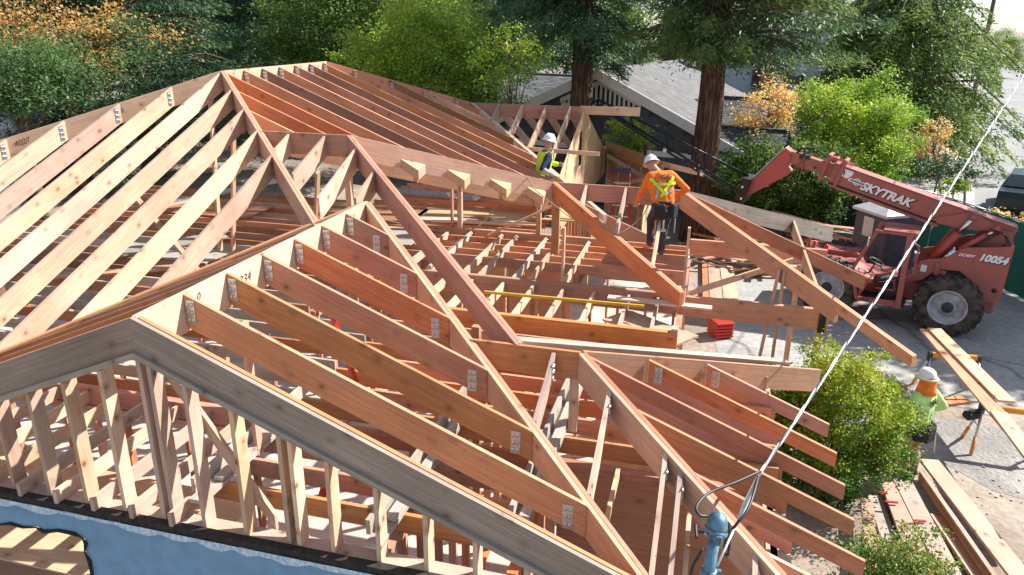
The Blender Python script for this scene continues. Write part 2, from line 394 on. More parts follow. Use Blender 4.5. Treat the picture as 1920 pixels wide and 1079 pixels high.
# --- rear cross gable
HB('ridge_board', (-1.7, 14.13, 4.70), (1.13, 14.13, 4.70), TK, .33, 'fir', cut='sq')
for i in range(1, 5):
    b = -1.60 + .61 * i
    if b > 1.1: b = 1.10
    ab = max(11.0, 14.13 - (b + 1.726)) if b < 1 else 10.2
    HB('rafter', (b, 14.1, 4.69), (b, ab, 4.69 - S * (14.13 - ab)), TK, .24, 'stud')
    HB('rafter', (b, 14.16, 4.69), (b, 17.8, 4.69 - S * 3.67), TK, .24, 'stud')
def panel(name, poly, th, mat, par=house):
    """poly: list of world points (planar); extruded by th along its normal"""
    poly = [Vector(p) for p in poly]; n = (poly[1] - poly[0]).cross(poly[2] - poly[0]).normalized()
    k = len(poly); c = poly[0]; x = (poly[1] - poly[0]).normalized(); y = n.cross(x)
    m = Matrix((x, y, n)).transposed().to_4x4(); m.translation = c; mi = m.inverted()
    v = [mi @ p for p in poly] + [mi @ (p - n * th) for p in poly]
    f = [tuple(range(k)), tuple(range(2 * k - 1, k - 1, -1))] + [(i, i + k, (i + 1) % k + k, (i + 1) % k) for i in range(k)]
    o = link(name, pymesh(name, v, f), mat, par); place(o, m); return o
gb = 1.20
apex_a, zb = 14.13, 2.3
def gz(a): return 4.70 - S * abs(a - apex_a) - .03
# sheathed gable end with a vent opening, built as four sheets round the hole
va0, va1, vz0, vz1 = 13.55, 14.0, 3.3, 4.15
panel('sheathing', [W(gb, 11.25, zb), W(gb, va0, zb), W(gb, va0, gz(va0)), W(gb, 11.25, gz(11.25))], .015, 'ply')
panel('sheathing', [W(gb, va1, zb), W(gb, 18.2, zb), W(gb, 18.2, gz(18.2)), W(gb, apex_a, gz(apex_a)), W(gb, va1, gz(va1))], .015, 'ply')
panel('sheathing', [W(gb, va0, zb), W(gb, va1, zb), W(gb, va1, vz0), W(gb, va0, vz0)], .015, 'ply')
panel('sheathing', [W(gb, va0, vz1), W(gb, va1, vz1), W(gb, va1, gz(va1)), W(gb, va0, gz(va0))], .015, 'ply')
HB('lookout', (1.1, 14.13, 4.72), (2.55, 14.2, 4.72), .09, .2, 'stud', cut='sq')
# small bay beside the sheathed gable
HB('bay_beam', (1.25, 18.0, 3.32), (3.1, 15.9, 3.15), .05, .34, 'fir')
HB('bay_lookout', (2.7, 16.5, 3.12), (4.0, 16.1, 2.95), .05, .14, 'stud')
panel('bay_wall', [W(2.95, 12.4, 1.2), W(2.95, 16.1, 1.2), W(2.95, 16.1, 3.0), W(2.95, 12.4, 2.5)], .02, 'ply')
panel('bay_wall', [W(1.3, 17.9, 0.1), W(3.0, 16.2, .1), W(3.0, 16.2, 2.85), W(1.3, 17.9, 3.0)], .02, 'fir')
for i in range(5): beam('bay_stud', W(1.4 + .36 * i, 17.55 - .36 * i, .1), W(1.4 + .36 * i, 17.55 - .36 * i, 2.9), TK, .09, 'fir', house, up=AX, ref='center', cut='sq')
HB('bay_brace', (1.3, 16.9, 2.2), (2.9, 15.9, 2.75), .04, .1, 'stud'); HB('bay_brace', (1.4, 17.3, 3.05), (2.9, 15.9, 2.6), .04, .1, 'stud')
for z_ in (3.95, 3.05): HB('outrigger', (-.35, 12.6 - (4.2 - z_) * 1.2, z_), (1.9, 12.5 - (4.2 - z_) * 1.2, z_ - .03), .04, .09, 'stud', cut='sq')
# --- ceiling joists, beams and strongbacks
for i in range(-12, 1): HB('joist', (.405 * i - .29 + .42, -.1, 2.63), (.405 * i - .29 + .42, 1.62, 2.63), TK, .14, 'stud', cut='sq')
HB('ledger', (-6, 1.62, 2.66), (.2, 1.62, 2.66), .09, .2, 'fir', cut='sq')
for i in range(11): HB('joist', (.14 + random.uniform(-.03, .03), .47 + .41 * i, 2.62), (3.12 if i < 4 else 5.25, .47 + .41 * i, 2.62), TK, .19, 'fir', cut='sq')
for i in range(24): HB('joist', (-9.5, 1.95 + .41 * i, 2.6), (.0 if i < 7 else -1.3 if i < 14 else -3.45, 1.95 + .41 * i + random.uniform(-.06, .06), 2.6), TK, .15, random.choice(('fir', 'weathered', 'darkfir', 'darkfir')), cut='sq')
for i in range(15): HB('joist', (-3.4, 7.95 + .41 * i, 2.6), (1.0 if i > 3 else 4.0, 7.95 + .41 * i, 2.6), TK, .17, 'fir', cut='sq')
for b, a0, a1 in ((2.0, -.02, 2.45), (3.08, .3, 3.4), (.25, .1, 1.9)):
    HB('strongback', (b, a0, 2.66), (b, a1, 2.66), .14, .04, 'weathered', cut='sq')
    HB('strongback', (b - .09, a0 + .1, 2.80), (b - .09, a1 + .15, 2.80), .04, .14, 'weathered', cut='sq')
    HB('strongback', (b + .02, a0 + .3, 2.71), (b + .02, a1 - .2, 2.71), .09, .04, 'weathered', cut='sq')
HB('girder', (.7, 5.06, 2.7), (4.12, 5.06, 2.7), .09, .30, 'fir', cut='sq')
HB('girder', (-.5, 6.63, 2.7), (4.14, 6.63, 2.7), .09, .29, 'fir', cut='sq')
HB('girder', (-1.3, 9.40, 2.7), (2.6, 9.40, 2.7), .09, .36, 'fir', cut='sq')
for i, b in enumerate((.25, .72, 1.25, 1.75, 2.25, 2.75, 3.3, 3.75)):
    r = HB('joist', (b, 5.1, 2.64), (b, 6.58, 2.64), TK, .15, 'stud', cut='sq')
for i, b in enumerate((-.65, -.2, .45, .75, 1.35, 1.62, 2.2)):
    r = HB('joist', (b, 6.68, 2.66), (b, 9.35, 2.66), TK, .14, 'weathered' if i % 3 == 1 else 'stud', cut='sq'); hanger(r, W(b + .022, 9.28, 2.57), AX, BX, .8)
for i in range(6): HB('joist', (2.75 , 6.95 + .29 * i, 2.97), (4.1, 6.95 + .29 * i, 2.97), TK, .24, 'fir', cut='sq')
# posts and props under the hips
def vpost(b, a, z0, z1, w=.09, mat='fir_tan', h=.09): return beam('post', W(b, a, z0), W(b, a, z1), w, h, mat, house, up=AX, ref='center', cut='sq')
vpost(-.62, 9.38, 2.7, 3.9, .04, 'fir'); vpost(-.45, 9.38, 2.7, 3.9); vpost(1.18, 9.38, 2.7, 3.8); vpost(1.7, 8.5, 2.6, 3.68, .14, 'fir')
vpost(-1.05, 5.85, 2.6, 4.7); vpost(.3, 1.0, 2.6, 4.0, .04, 'fir'); vpost(1.95, 2.9, 2.6, 3.4, .09, 'fir'); vpost(3.2, 2.3, 2.6, 3.25, .09)
vpost(2.2, 6.7, .1, 3.6, .04, 'stud'); vpost(4.12, 6.7, .1, 3.75, .04, 'stud'); vpost(4.08, 5.1, .1, 2.75, .09, 'stud', .14)
for b0, a0, z0, b1, a1, z1 in ((.2, 9.2, 2.65, 1.65, 8.6, 3.5), (-7.2, 4.2, 2.6, -7.0, 3.6, 4.0), (-3.3, 5.2, 2.6, -4.0, 4.6, 4.2), (-4.1, 7.0, 2.6, -3.4, 6.4, 4.8), (-6.4, 2.4, 2.6, -6.4, 2.4, 3.4),
                           (-4.3, 6.9, 2.6, -4.35, 7.2, 5.3), (-2.2, 6.6, 2.6, -1.6, 5.9, 4.4), (-5.2, 3.2, 2.6, -4.6, 2.7, 3.6), (1.9, 3.6, 2.6, 3.2, 2.6, 3.2), (2.3, 2.6, 2.6, 3.3, 1.4, 2.62)):
    beam('prop', W(b0, a0, z0), W(b1, a1, z1), .04, .09, 'fir_tan', house, up=AX if abs(z1 - z0) > .3 else UP, ref='center', cut='sq')
# --- stud walls below
def stud_wall(b0, a0, b1, a1, z0=.12, z1=2.44, mat='fir', sp=.41):
    p0, p1 = W(b0, a0, 0), W(b1, a1, 0); d = p1 - p0; n = int(d.length / sp); u = d.normalized(); sdv = UP.cross(u)
    beam('bottom_plate', p0 + UP * (z0 + .04), p1 + UP * (z0 + .04), .09, .04, mat, house, cut='sq')
    beam('top_plate', p0 + UP * z1, p1 + UP * z1, .09, .08, mat, house, cut='sq')
    for i in range(n + 1):
        q = p0 + u * (i * d.length / n); beam('stud', q + UP * (z0 + .04), q + UP * (z1 - .08), TK, .088, mat, house, up=sdv, ref='center', cut='sq')
stud_wall(-6, 1.62, .2, 1.62); stud_wall(.2, 4.95, 4.1, 4.95); stud_wall(-1.2, 9.4, 2.6, 9.4); stud_wall(4.1, 5.1, 4.1, 9.4)
stud_wall(5.15, .2, 5.15, 4.9, mat='stud'); stud_wall(2.0, .1, 2.0, 4.9); stud_wall(-1.3, 5.0, -1.3, 9.4); stud_wall(-9, 5.0, -1.3, 5.0); stud_wall(1.2, 6.7, 1.2, 9.3)
stud_wall(1.25, 10.2, 1.25, 15.5); stud_wall(-.4, 6.66, 4.0, 6.66); stud_wall(3.1, .2, 3.1, 1.75)
panel('shear_panel', [W(-.9, 9.33, .2), W(.5, 9.33, .2), W(.5, 9.33, 2.3), W(-.9, 9.33, 2.3)], .015, 'ply')
# sheets of plywood inside
panel('shear_panel', [W(3.3, 3.3, .2), W(5.0, 3.3, .2), W(5.0, 3.3, 2.4), W(3.3, 3.3, 2.4)], .015, 'ply')
panel('shear_panel', [W(3.15, 1.82, .16), W(5.05, 1.82, .16), W(5.05, 1.82, 2.42), W(3.15, 1.82, 2.42)], .015, 'fir')
HB('wall_plate', (3.1, 1.85, 2.5), (5.1, 1.85, 2.5), .1, .08, 'fir', cut='sq')
HB('joist', (3.75, .1, 2.55), (3.75, 1.8, 2.55), TK, .09, 'stud', cut='sq'); HB('joist', (4.45, .1, 2.55), (4.45, 1.8, 2.55), TK, .09, 'stud', cut='sq')
panel('shear_panel', [W(.6, 9.3, .2), W(1.9, 9.3, .2), W(1.9, 9.3, 2.3), W(.6, 9.3, 2.3)], .015, 'fir')
# right wall, sheathed and papered below the rafter tails
panel('wall_paper', [W(5.3, -.3, .0), W(5.3, 4.9, .0), W(5.3, 4.9, .9), W(5.3, -.3, .9)], .03, 'greywood')
HB('wall_plate', (5.22, -.3, 2.44), (5.22, 4.9, 2.44), .16, .05, 'weathered', cut='sq')
for i in range(18): HB('lath', (5.33, -.25 + .29 * i, 2.42), (5.34, -.25 + .29 * i + .02, 1.3), .03, .05, 'fir', cut='sq') if False else None
# old blue stucco wall with a broken opening
M['blue'] = plain('blue_stucco', (.20, .37, .56), .85, 0, .09, 5, .5)
blue = []
def wp(px, py, a=-.06): b, a_, z = BA(Pa(px, py, a)); return (b, z)
hole = [(-60, 972), (0, 983), (22, 981), (45, 988), (70, 988), (84, 996), (112, 994), (140, 1000), (156, 1007), (163, 1018), (161, 1034), (170, 1052), (175, 1079), (183, 1120), (185, 1200), (-60, 1200)]
hb = [wp(*q) for q in hole]
outer = [(-7, PL + .0), (5.25, PL + .0), (5.25, 0), (-7, 0)]
bl0 = hb[0][0]
poly = [(bl0, PL), (bl0, hb[0][1])] + hb[1:15] + [(hb[14][0], 0), (5.25, 0), (5.25, PL)]
mbw = MB(); 
v2 = [W(b, -.06, z) for b, z in poly]
o = panel('blue_wall', v2, .06, 'blue', house)
panel('blue_wall', [W(-7, -.06, 0), W(bl0, -.06, 0), W(bl0, -.06, PL), W(-7, -.06, PL)], .06, 'blue')
mbf = MB()
for i in range(60):
    b0 = -6.8 + i * .2; h0 = random.uniform(.03, .05)
    mbf.add([W(b0, -.1, PL + .05), W(b0 + .2, -.1, PL + .05), W(b0 + .2, -.115, PL - random.uniform(-.0, .03)), W(b0, -.115, PL - random.uniform(-.0, .03)), W(b0, -.03, PL + .055), W(b0 + .2, -.03, PL + .055)], [(0, 1, 2, 3), (4, 5, 1, 0)])
mbf.build('felt_strip', 'felt', house, Matrix())
M['torn'] = plain('torn_paper', (.55, .68, .80), .8, 0, .2, 30)
mbf = MB(); zz_ = [random.uniform(.01, .07) for _ in range(101)]
for i in range(100):
    b0 = -6.8 + i * .12
    mbf.add([W(b0, -.125, PL + .0), W(b0 + .12, -.125, PL + .0), W(b0 + .12, -.14, PL - zz_[i + 1]), W(b0, -.14, PL - zz_[i])], [(0, 1, 2, 3)])
mbf.build('torn_edge', 'torn', house, Matrix())
mbf = MB()
hp = [W(b, -.075, z) for b, z in hb[:15]]
mbf.tube(hp, [random.uniform(.006, .02) for _ in hp], 6); mbf.build('broken_edge', 'felt', house, Matrix())
# floors seen through the frame
M['floor'] = plain('dusty_slab', (.60, .50, .43), .9, 0, .14, 1.6, .1)
panel('floor_slab', [W(-11, -.02, .12), W(5.2, -.02, .12), W(5.2, 9.4, .12), W(-11, 9.4, .12)], .12, 'floor')
panel('floor_slab', [W(-11, 9.4, .12), W(4.0, 9.4, .12), W(4.0, 18, .12), W(-11, 18, .12)], .12, 'floor')
panel('subfloor', [W(-7, -.0, 1.6), W(-.2, -.0, 1.6), W(-.2, 1.55, 1.6), W(-7, 1.55, 1.6)], .02, 'stud')
# pencilled numbers and lumber stamps
def pencil(txt, p, x, n, s, mat='ink'):
    x = Vector(x).normalized(); n = Vector(n).normalized(); y = n.cross(x); m = Matrix((x, y, n)).transposed().to_4x4(); m.translation = Vector(p) + n * .003
    return flat_text('pencil_mark', txt, s, mat, house, m, shear=.2, depth=.0005)
pencil('334', W(.021, 1.48, Z1 - .16), -AX * -1, BX, .13)
pencil('0', W(.021, .78, Z1 - .1), AX, BX, .1)
nl = (BX - AX).normalized(); xl = (BX + AX - UP * S * -1).normalized()
for t, tx in ((1.25, '906'), (2.3, '4027'), (3.6, '213')):
    pencil(tx, W(-4.38 - t, 7.65 - t, ZA - S * t - .13) + nl * .022, (BX + AX + UP * S), nl, .12)
# ================================================================ ground, drive, street
def at(px, py, Y):
    r = ray(px, py); return CAM + r * (Y / r.y)
def ground_mat(name, c1, c2, c3, sc, bump, cracks=0.0):
    m, nt, bs = new_mat(name); L = nt.links.new
    tc = nd(nt, 'ShaderNodeTexCoord'); n1 = nd(nt, 'ShaderNodeTexNoise', Scale=sc, Detail=8.0, Roughness=.62); L(tc.outputs['Object'], n1.inputs['Vector'])
    r1 = ramp(nt, [(.34, c1), (.52, c2), (.7, c3)]); L(n1.outputs[0], r1.inputs[0])
    n2 = nd(nt, 'ShaderNodeTexNoise', Scale=sc * 22, Detail=4.0); L(tc.outputs['Object'], n2.inputs['Vector'])
    r2 = ramp(nt, [(.3, (.72, .72, .72)), (.7, (1.15, 1.15, 1.15))]); L(n2.outputs[0], r2.inputs[0])
    mu = nd(nt, 'ShaderNodeMixRGB', blend_type='MULTIPLY'); mu.inputs[0].default_value = .8; L(r1.outputs[0], mu.inputs[1]); L(r2.outputs[0], mu.inputs[2]); out = mu.outputs[0]
    if cracks:
        nw = nd(nt, 'ShaderNodeTexNoise', Scale=.9, Detail=4.0); L(tc.outputs['Object'], nw.inputs['Vector'])
        mx = nd(nt, 'ShaderNodeMixRGB'); mx.inputs[0].default_value = .35; L(tc.outputs['Object'], mx.inputs[1]); L(nw.outputs['Color'], mx.inputs[2])
        v = nd(nt, 'ShaderNodeTexVoronoi', Scale=cracks, feature='DISTANCE_TO_EDGE'); L(mx.outputs[0], v.inputs['Vector'])
        rc = ramp(nt, [(0, (.45, .45, .45)), (.012, (1, 1, 1))]); L(v.outputs[0], rc.inputs[0])
        m2 = nd(nt, 'ShaderNodeMixRGB', blend_type='MULTIPLY'); m2.inputs[0].default_value = 1; L(out, m2.inputs[1]); L(rc.outputs[0], m2.inputs[2]); out = m2.outputs[0]
    L(out, bs.inputs['Base Color']); bs.inputs['Roughness'].default_value = .92
    b = nd(nt, 'ShaderNodeBump', Strength=bump, Distance=.03); L(n2.outputs[0], b.inputs['Height']); L(b.outputs[0], bs.inputs['Normal'])
    return m
M['dirt'] = ground_mat('dirt', (.20, .155, .12), (.30, .245, .20), (.42, .36, .30), .45, .6)
M['concrete'] = ground_mat('drive_concrete', (.25, .245, .24), (.34, .335, .325), (.43, .42, .40), .35, .25, .33)
M['asphalt'] = ground_mat('street_asphalt', (.22, .22, .225), (.27, .27, .275), (.33, .33, .33), .3, .25)
M['paving'] = ground_mat('pavement', (.40, .385, .36), (.5, .48, .45), (.6, .58, .54), .5, .2, .5)
M['lawn'] = ground_mat('lawn', (.05, .09, .02), (.11, .16, .04), (.2, .22, .07), .8, .8)
M['gravel'] = ground_mat('gravel', (.17, .165, .16), (.27, .26, .25), (.40, .39, .37), .7, .9)
def sheet(name, pts, z, mat, kind='structure'):
    o = link(name, pymesh(name, [(p[0], p[1], z) for p in pts], [tuple(range(len(pts)))]), mat); o['kind'] = kind; return o
sheet('ground', [(-900, -60), (900, -60), (900, 2500), (-900, 2500)], 0, 'dirt')
# the drive: ragged edge towards the bare yard
dr = [(4.3, 13.6), (6.0, 12.6), (7.3, 12.9), (8.6, 12.1), (9.8, 12.4), (11.0, 11.2), (15, 10.2), (16.5, 16), (14.6, 21.5), (12.2, 25.2), (8.2, 26.0), (5.0, 19)]
drp = []
for i in range(len(dr)):
    p, q = Vector(dr[i]), Vector(dr[(i + 1) % len(dr)])
    for k in range(6):
        t = k / 6; e = p.lerp(q, t); j = .18 if i < 6 else 0
        drp.append((e.x + random.uniform(-j, j), e.y + random.uniform(-j, j)))
sheet('driveway', drp, .006, 'concrete')
gp = [(5.4, 11.9), (6.6, 12.3), (8.2, 11.7), (10.5, 10.9), (10, 8), (8.6, 8.9), (7.4, 9.6), (6.9, 10.6)]
sheet('gravel_patch', [(x + random.uniform(-.1, .1), y + random.uniform(-.1, .1)) for x, y in gp], .004, 'gravel')
SD = Vector((.50, .866, 0)); SN = Vector((.866, -.50, 0)); K0 = Vector((19.5, 31.7, 0))
def st(u, n, z=0): return K0 + SD * u + SN * n + UP * z
def strip(name, u0, u1, n0, n1, z, mat): return sheet(name, [st(u0, n0), st(u1, n0), st(u1, n1), st(u0, n1)][::-1], z, mat)
strip('street', -6.5, 400, .25, 10.5, .008, 'asphalt')
strip('lawn', -8, 30, -4.6, -1.9, .012, 'lawn'); strip('pavement', -6.5, 200, -1.9, -.0, .02, 'paving')
mb = MB()
for i in range(40): mb.box((i * 2.0, 0, .07), (1.985, .3, .14), bevel=.02)
kb = mb.build('kerb', 'paving', None, frame_m(st(-5.5, .1), SD)); kb['kind'] = 'structure'
strip('driveway_apron', -3.6, 2.0, -5.5, 0, .026, 'paving')
# ================================================================ foliage
def leafmat(name, stops, trans=.45, rough=.5):
    m, nt, bs = new_mat(name); L = nt.links.new
    at_ = nd(nt, 'ShaderNodeAttribute', attribute_name='tint'); r = ramp(nt, stops); L(at_.outputs['Fac'], r.inputs[0])
    oi = nd(nt, 'ShaderNodeObjectInfo'); hs = nd(nt, 'ShaderNodeHueSaturation'); L(r.outputs[0], hs.inputs['Color'])
    mr = nd(nt, 'ShaderNodeMapRange'); mr.inputs[3].default_value = .8; mr.inputs[4].default_value = 1.2; L(oi.outputs['Random'], mr.inputs[0]); L(mr.outputs[0], hs.inputs['Value'])
    L(hs.outputs[0], bs.inputs['Base Color']); bs.inputs['Roughness'].default_value = rough; bs.inputs['Specular IOR Level'].default_value = .3
    tr = nd(nt, 'ShaderNodeBsdfTranslucent'); L(hs.outputs[0], tr.inputs[0]); mx = nd(nt, 'ShaderNodeMixShader'); mx.inputs[0].default_value = trans
    L(bs.outputs[0], mx.inputs[1]); L(tr.outputs[0], mx.inputs[2]); L(mx.outputs[0], nt.nodes['Material Output'].inputs[0]); return m
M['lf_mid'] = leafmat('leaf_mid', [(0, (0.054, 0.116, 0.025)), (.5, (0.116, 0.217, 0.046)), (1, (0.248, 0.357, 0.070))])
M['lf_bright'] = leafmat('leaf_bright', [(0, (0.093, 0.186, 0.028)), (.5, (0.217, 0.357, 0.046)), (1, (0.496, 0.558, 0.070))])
M['lf_soft'] = leafmat('leaf_soft', [(0, (.04, .09, .035)), (.5, (.085, .17, .06)), (1, (.16, .25, .08))])
M['lf_dark'] = leafmat('leaf_dark', [(0, (0.028, 0.065, 0.028)), (.5, (0.054, 0.124, 0.050)), (1, (0.116, 0.202, 0.070))], .25)
M['lf_conifer'] = leafmat('needle_dark', [(0, (.02, .055, .03)), (.5, (.05, .12, .06)), (1, (.13, .22, .09))], .25)
M['lf_conifer2'] = leafmat('needle_light', [(0, (.06, .13, .04)), (.5, (.16, .27, .07)), (1, (.38, .44, .11))], .45)
M['lf_redwood'] = leafmat('needle_redwood', [(0, (.03, .085, .038)), (.5, (.09, .185, .065)), (1, (.27, .36, .09))], .35)  # bright end of the ramp stands in for lit needle tips
M['lf_orange'] = leafmat('leaf_orange', [(0, (.20, .22, .05)), (.35, (.55, .36, .10)), (.7, (.72, .42, .17)), (1, (.78, .50, .30))])
M['lf_maple'] = leafmat('leaf_maple', [(0, (.60, .33, .17)), (.45, (.72, .47, .22)), (1, (.70, .60, .18))])
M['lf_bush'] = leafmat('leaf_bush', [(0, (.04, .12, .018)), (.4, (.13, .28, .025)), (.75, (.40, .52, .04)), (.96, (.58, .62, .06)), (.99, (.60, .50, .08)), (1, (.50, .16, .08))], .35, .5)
M['lf_red'] = leafmat('leaf_red', [(0, (.035, .10, .02)), (.6, (.12, .26, .04)), (.92, (.30, .40, .06)), (.95, (.30, .12, .07)), (1, (.38, .10, .08))], .3, .5)
M['bark'] = plain('bark', (.16, .115, .085), .95, 0, .3, 9, .8)
def bark_red():
    m, nt, bs = new_mat('redwood_bark'); L = nt.links.new
    tc = nd(nt, 'ShaderNodeTexCoord'); mp = nd(nt, 'ShaderNodeMapping'); mp.inputs[3].default_value = (9, 9, .8); L(tc.outputs['Object'], mp.inputs[0])
    n = nd(nt, 'ShaderNodeTexNoise', Scale=2.0, Detail=7.0, Distortion=.6); L(mp.outputs[0], n.inputs['Vector'])
    r = ramp(nt, [(.34, (.025, .012, .009)), (.5, (.10, .05, .033)), (.7, (.26, .15, .10))]); L(n.outputs[0], r.inputs[0]); L(r.outputs[0], bs.inputs['Base Color'])
    bs.inputs['Roughness'].default_value = .95; b = nd(nt, 'ShaderNodeBump', Strength=1.0, Distance=.16); L(n.outputs[0], b.inputs['Height']); L(b.outputs[0], bs.inputs['Normal']); return m
M['bark_red'] = bark_red()
def leaves(name, pos, size, dirs=None, aspect=.5, tint=None, mat='lf_mid', parent=None, up_bias=.5):
    """one mesh of rhombic leaves; pos (n,3) world/local, dirs (n,3) the long axis or None for random"""
    n = len(pos); s = size * rng.uniform(.6, 1.35, n)[:, None]
    if dirs is None: dirs = rng.normal(size=(n, 3)); dirs[:, 2] *= .7
    dirs = dirs / (np.linalg.norm(dirs, axis=1, keepdims=True) + 1e-9)
    nr = rng.normal(size=(n, 3)); nr[:, 2] = np.abs(nr[:, 2]) + up_bias
    sd_ = np.cross(dirs, nr); sd_ /= (np.linalg.norm(sd_, axis=1, keepdims=True) + 1e-9)
    v = np.empty((n, 4, 3)); v[:, 0] = pos - dirs * s * .5; v[:, 2] = pos + dirs * s * .5
    v[:, 1] = pos + sd_ * s * aspect * .5; v[:, 3] = pos - sd_ * s * aspect * .5
    me = bpy.data.meshes.new(name); me.vertices.add(4 * n); me.vertices.foreach_set('co', v.reshape(-1).astype(np.float32))
    me.loops.add(4 * n); me.loops.foreach_set('vertex_index', np.arange(4 * n, dtype=np.int32))
    me.polygons.add(n); me.polygons.foreach_set('loop_start', np.arange(0, 4 * n, 4, dtype=np.int32))
    me.update(calc_edges=True)
    if tint is None: tint = rng.random(n)
    a = me.attributes.new('tint', 'FLOAT', 'FACE'); a.data.foreach_set('value', np.where(rng.random(n) < .02, 1.0, np.clip(tint, 0, .93)).astype(np.float32))
    return link(name, me, mat, parent)
def blob_clumps(c, r, n, shell=.55, low=-.75):
    """clump centres spread through an uneven ellipsoid"""
    d = rng.normal(size=(n * 2, 3)); d /= np.linalg.norm(d, axis=1, keepdims=True); d = d[d[:, 2] > low][:n]
    k = np.array([mnoise.noise(Vector(x) * 2.1 + Vector(c) * .37) + .5 * mnoise.noise(Vector(x) * 5.3 + Vector(c)) for x in d]); rad = (shell + (1 - shell) * rng.random(len(d)) ** .6) * (1 + .6 * k)
    return np.array(c) + d * rad[:, None] * np.array(r), d
def clump_leaves(cc, cr, per, spread=1.0):
    n = len(cc); rep = np.repeat(np.arange(n), per); g = rng.normal(size=(n * per, 3)) * .5 * spread; g[:, 2] *= .75
    return cc[rep] + g * (np.asarray(cr)[rep][:, None] if np.ndim(cr) else cr), rep
def trunk_mesh(base, top, r0, r1, limbs, n=8, seed=0):
    rr = random.Random(seed); mb = MB(); b, t = Vector(base), Vector(top); pts = []; rs = []
    for i in range(7):
        f = i / 6; p = b.lerp(t, f) + Vector((rr.uniform(-1, 1), rr.uniform(-1, 1), 0)) * r0 * .45 * (0 if i == 0 else 1); pts.append(p); rs.append(r0 * (1 - f) + r1 * f + (r0 * .35 if i == 0 else 0))
    mb.tube(pts, rs, n)
    for q in limbs:
        q = Vector(q); f = rr.uniform(.35, .9); s_ = b.lerp(t, f); m_ = s_.lerp(q, .5) + Vector((0, 0, (q - s_).length * .12))
        mb.tube([s_, m_, q], [r0 * .38 * (1.1 - f * .5), r0 * .2, r0 * .06], 5)
    return mb
def broadleaf(name, base, crown_c, crown_r, nclump, per, leaf, mat, label, cat='tree', group=None, trunk_r=.18, cr=.5, aspect=.55, low=-.8, shell=.5, toptint=.35, seed=1):
    root = empty(name, base, 0, label, cat, group); b = Vector(base); cc = np.array(Vector(crown_c) - b)
    cl, d = blob_clumps(cc, crown_r, nclump, shell, low)
    limbs = [cl[i] for i in range(0, len(cl), max(1, len(cl) // 14))]
    trunk_mesh((0, 0, -.05), Vector(cc) + Vector((0, 0, crown_r[2] * .3)), trunk_r, trunk_r * .3, limbs, seed=seed).build('trunk', 'bark', root)
    pos, rep = clump_leaves(cl, cr * rng.uniform(.55, 1.4, len(cl)), per)
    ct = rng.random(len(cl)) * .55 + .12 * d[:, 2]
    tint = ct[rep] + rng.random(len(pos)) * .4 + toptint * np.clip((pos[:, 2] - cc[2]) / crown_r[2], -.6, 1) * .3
    leaves('crown', pos, leaf, None, aspect, tint, mat, root)
    return root
def conifer_crown(h0, h1, rad, nbr, per, leaf, droop=.25, aspect=.22, azim=None, rfun=None):
    P = []; D = []; T = []; seg = []
    for i in range(nbr):
        h = h0 + (h1 - h0) * (i + random.random()) / nbr; az = random.uniform(0, 2 * math.pi) if azim is None else azim(i)
        L_ = (rfun(h, az) if rfun else rad * (1 - .75 * (h - h0) / (h1 - h0))) * random.uniform(.65, 1.12)
        u = np.array([math.cos(az), math.sin(az), 0.0]); s_ = np.array([-math.sin(az), math.cos(az), 0.0])
        t = rng.random(per) ** .65; lat = rng.normal(size=per) * .26 * L_ * (1.1 - t) * .9 + rng.normal(size=per) * .12
        z = h + .12 * L_ * t - droop * L_ * t ** 2 - np.abs(lat) * .25 + rng.normal(size=per) * .10 - rng.random(per) ** 2 * .28
        P.append(u * (t * L_)[:, None] + s_ * lat[:, None] + np.array([0, 0, 1.0]) * z[:, None])
        dd = u * .7 + s_ * (np.sign(lat) * .75)[:, None] + np.array([0, 0, -.45]) + rng.normal(size=(per, 3)) * .35; D.append(dd)
        T.append(np.full(per, random.random() * .5) + .35 * rng.random(per) + .2 * t)
        seg.append(([0, 0, h], [u[0] * L_ * .5, u[1] * L_ * .5, h + .05 * L_], [u[0] * L_ * .95, u[1] * L_ * .95, h + (.1 - droop) * L_]))
    return np.concatenate(P), np.concatenate(D), np.concatenate(T), seg
def conifer(name, base, h0, h1, rad, nbr, per, leaf, mat, label, group=None, trunk_r=.35, top=None, bark='bark', rfun=None, droop=.25, aspect=.22):
    root = empty(name, base, 0, label, 'tree', group); top = top or h1
    P, D, T, seg = conifer_crown(h0, h1, rad, nbr, per, leaf, droop, aspect, rfun=rfun)
    mb = MB(); n = 20 if trunk_r > .3 else 10; rows = 26
    vs = []; fs = []
    for i in range(rows + 1):
        f = i / rows; z = -.1 + f * (top + .1); r = trunk_r * (1 - .7 * f) * (1 + .35 * math.exp(-f * 14))
        for k in range(n):
            an = 2 * math.pi * k / n; rr = r * (1 + .13 * mnoise.noise((math.cos(an) * 3.1, math.sin(an) * 3.1, z * .35)) + (.06 if k % 2 else -.04)); vs.append((rr * math.cos(an), rr * math.sin(an), z))
    for i in range(rows):
        for k in range(n): fs.append((i * n + k, i * n + (k + 1) % n, (i + 1) * n + (k + 1) % n, (i + 1) * n + k))
    mb.add(vs, fs, 0, True)
    mb.build('trunk', bark, root)
    mb = MB()
    for a, b, c in seg: mb.tube([a, b, c], [.05, .035, .01], 4, cap=False)
    mb.build('branches', 'bark', root)
    leaves('crown', P, leaf, D, aspect, T, mat, root)
    return root
def copy_tree(o, parent=None):
    c = o.copy(); COL.objects.link(c); c.parent = parent
    for ch in [x for x in bpy.data.objects if x.parent == o]: copy_tree(ch, c)
    return c
def gz0(p): return Vector((p.x, p.y, 0))
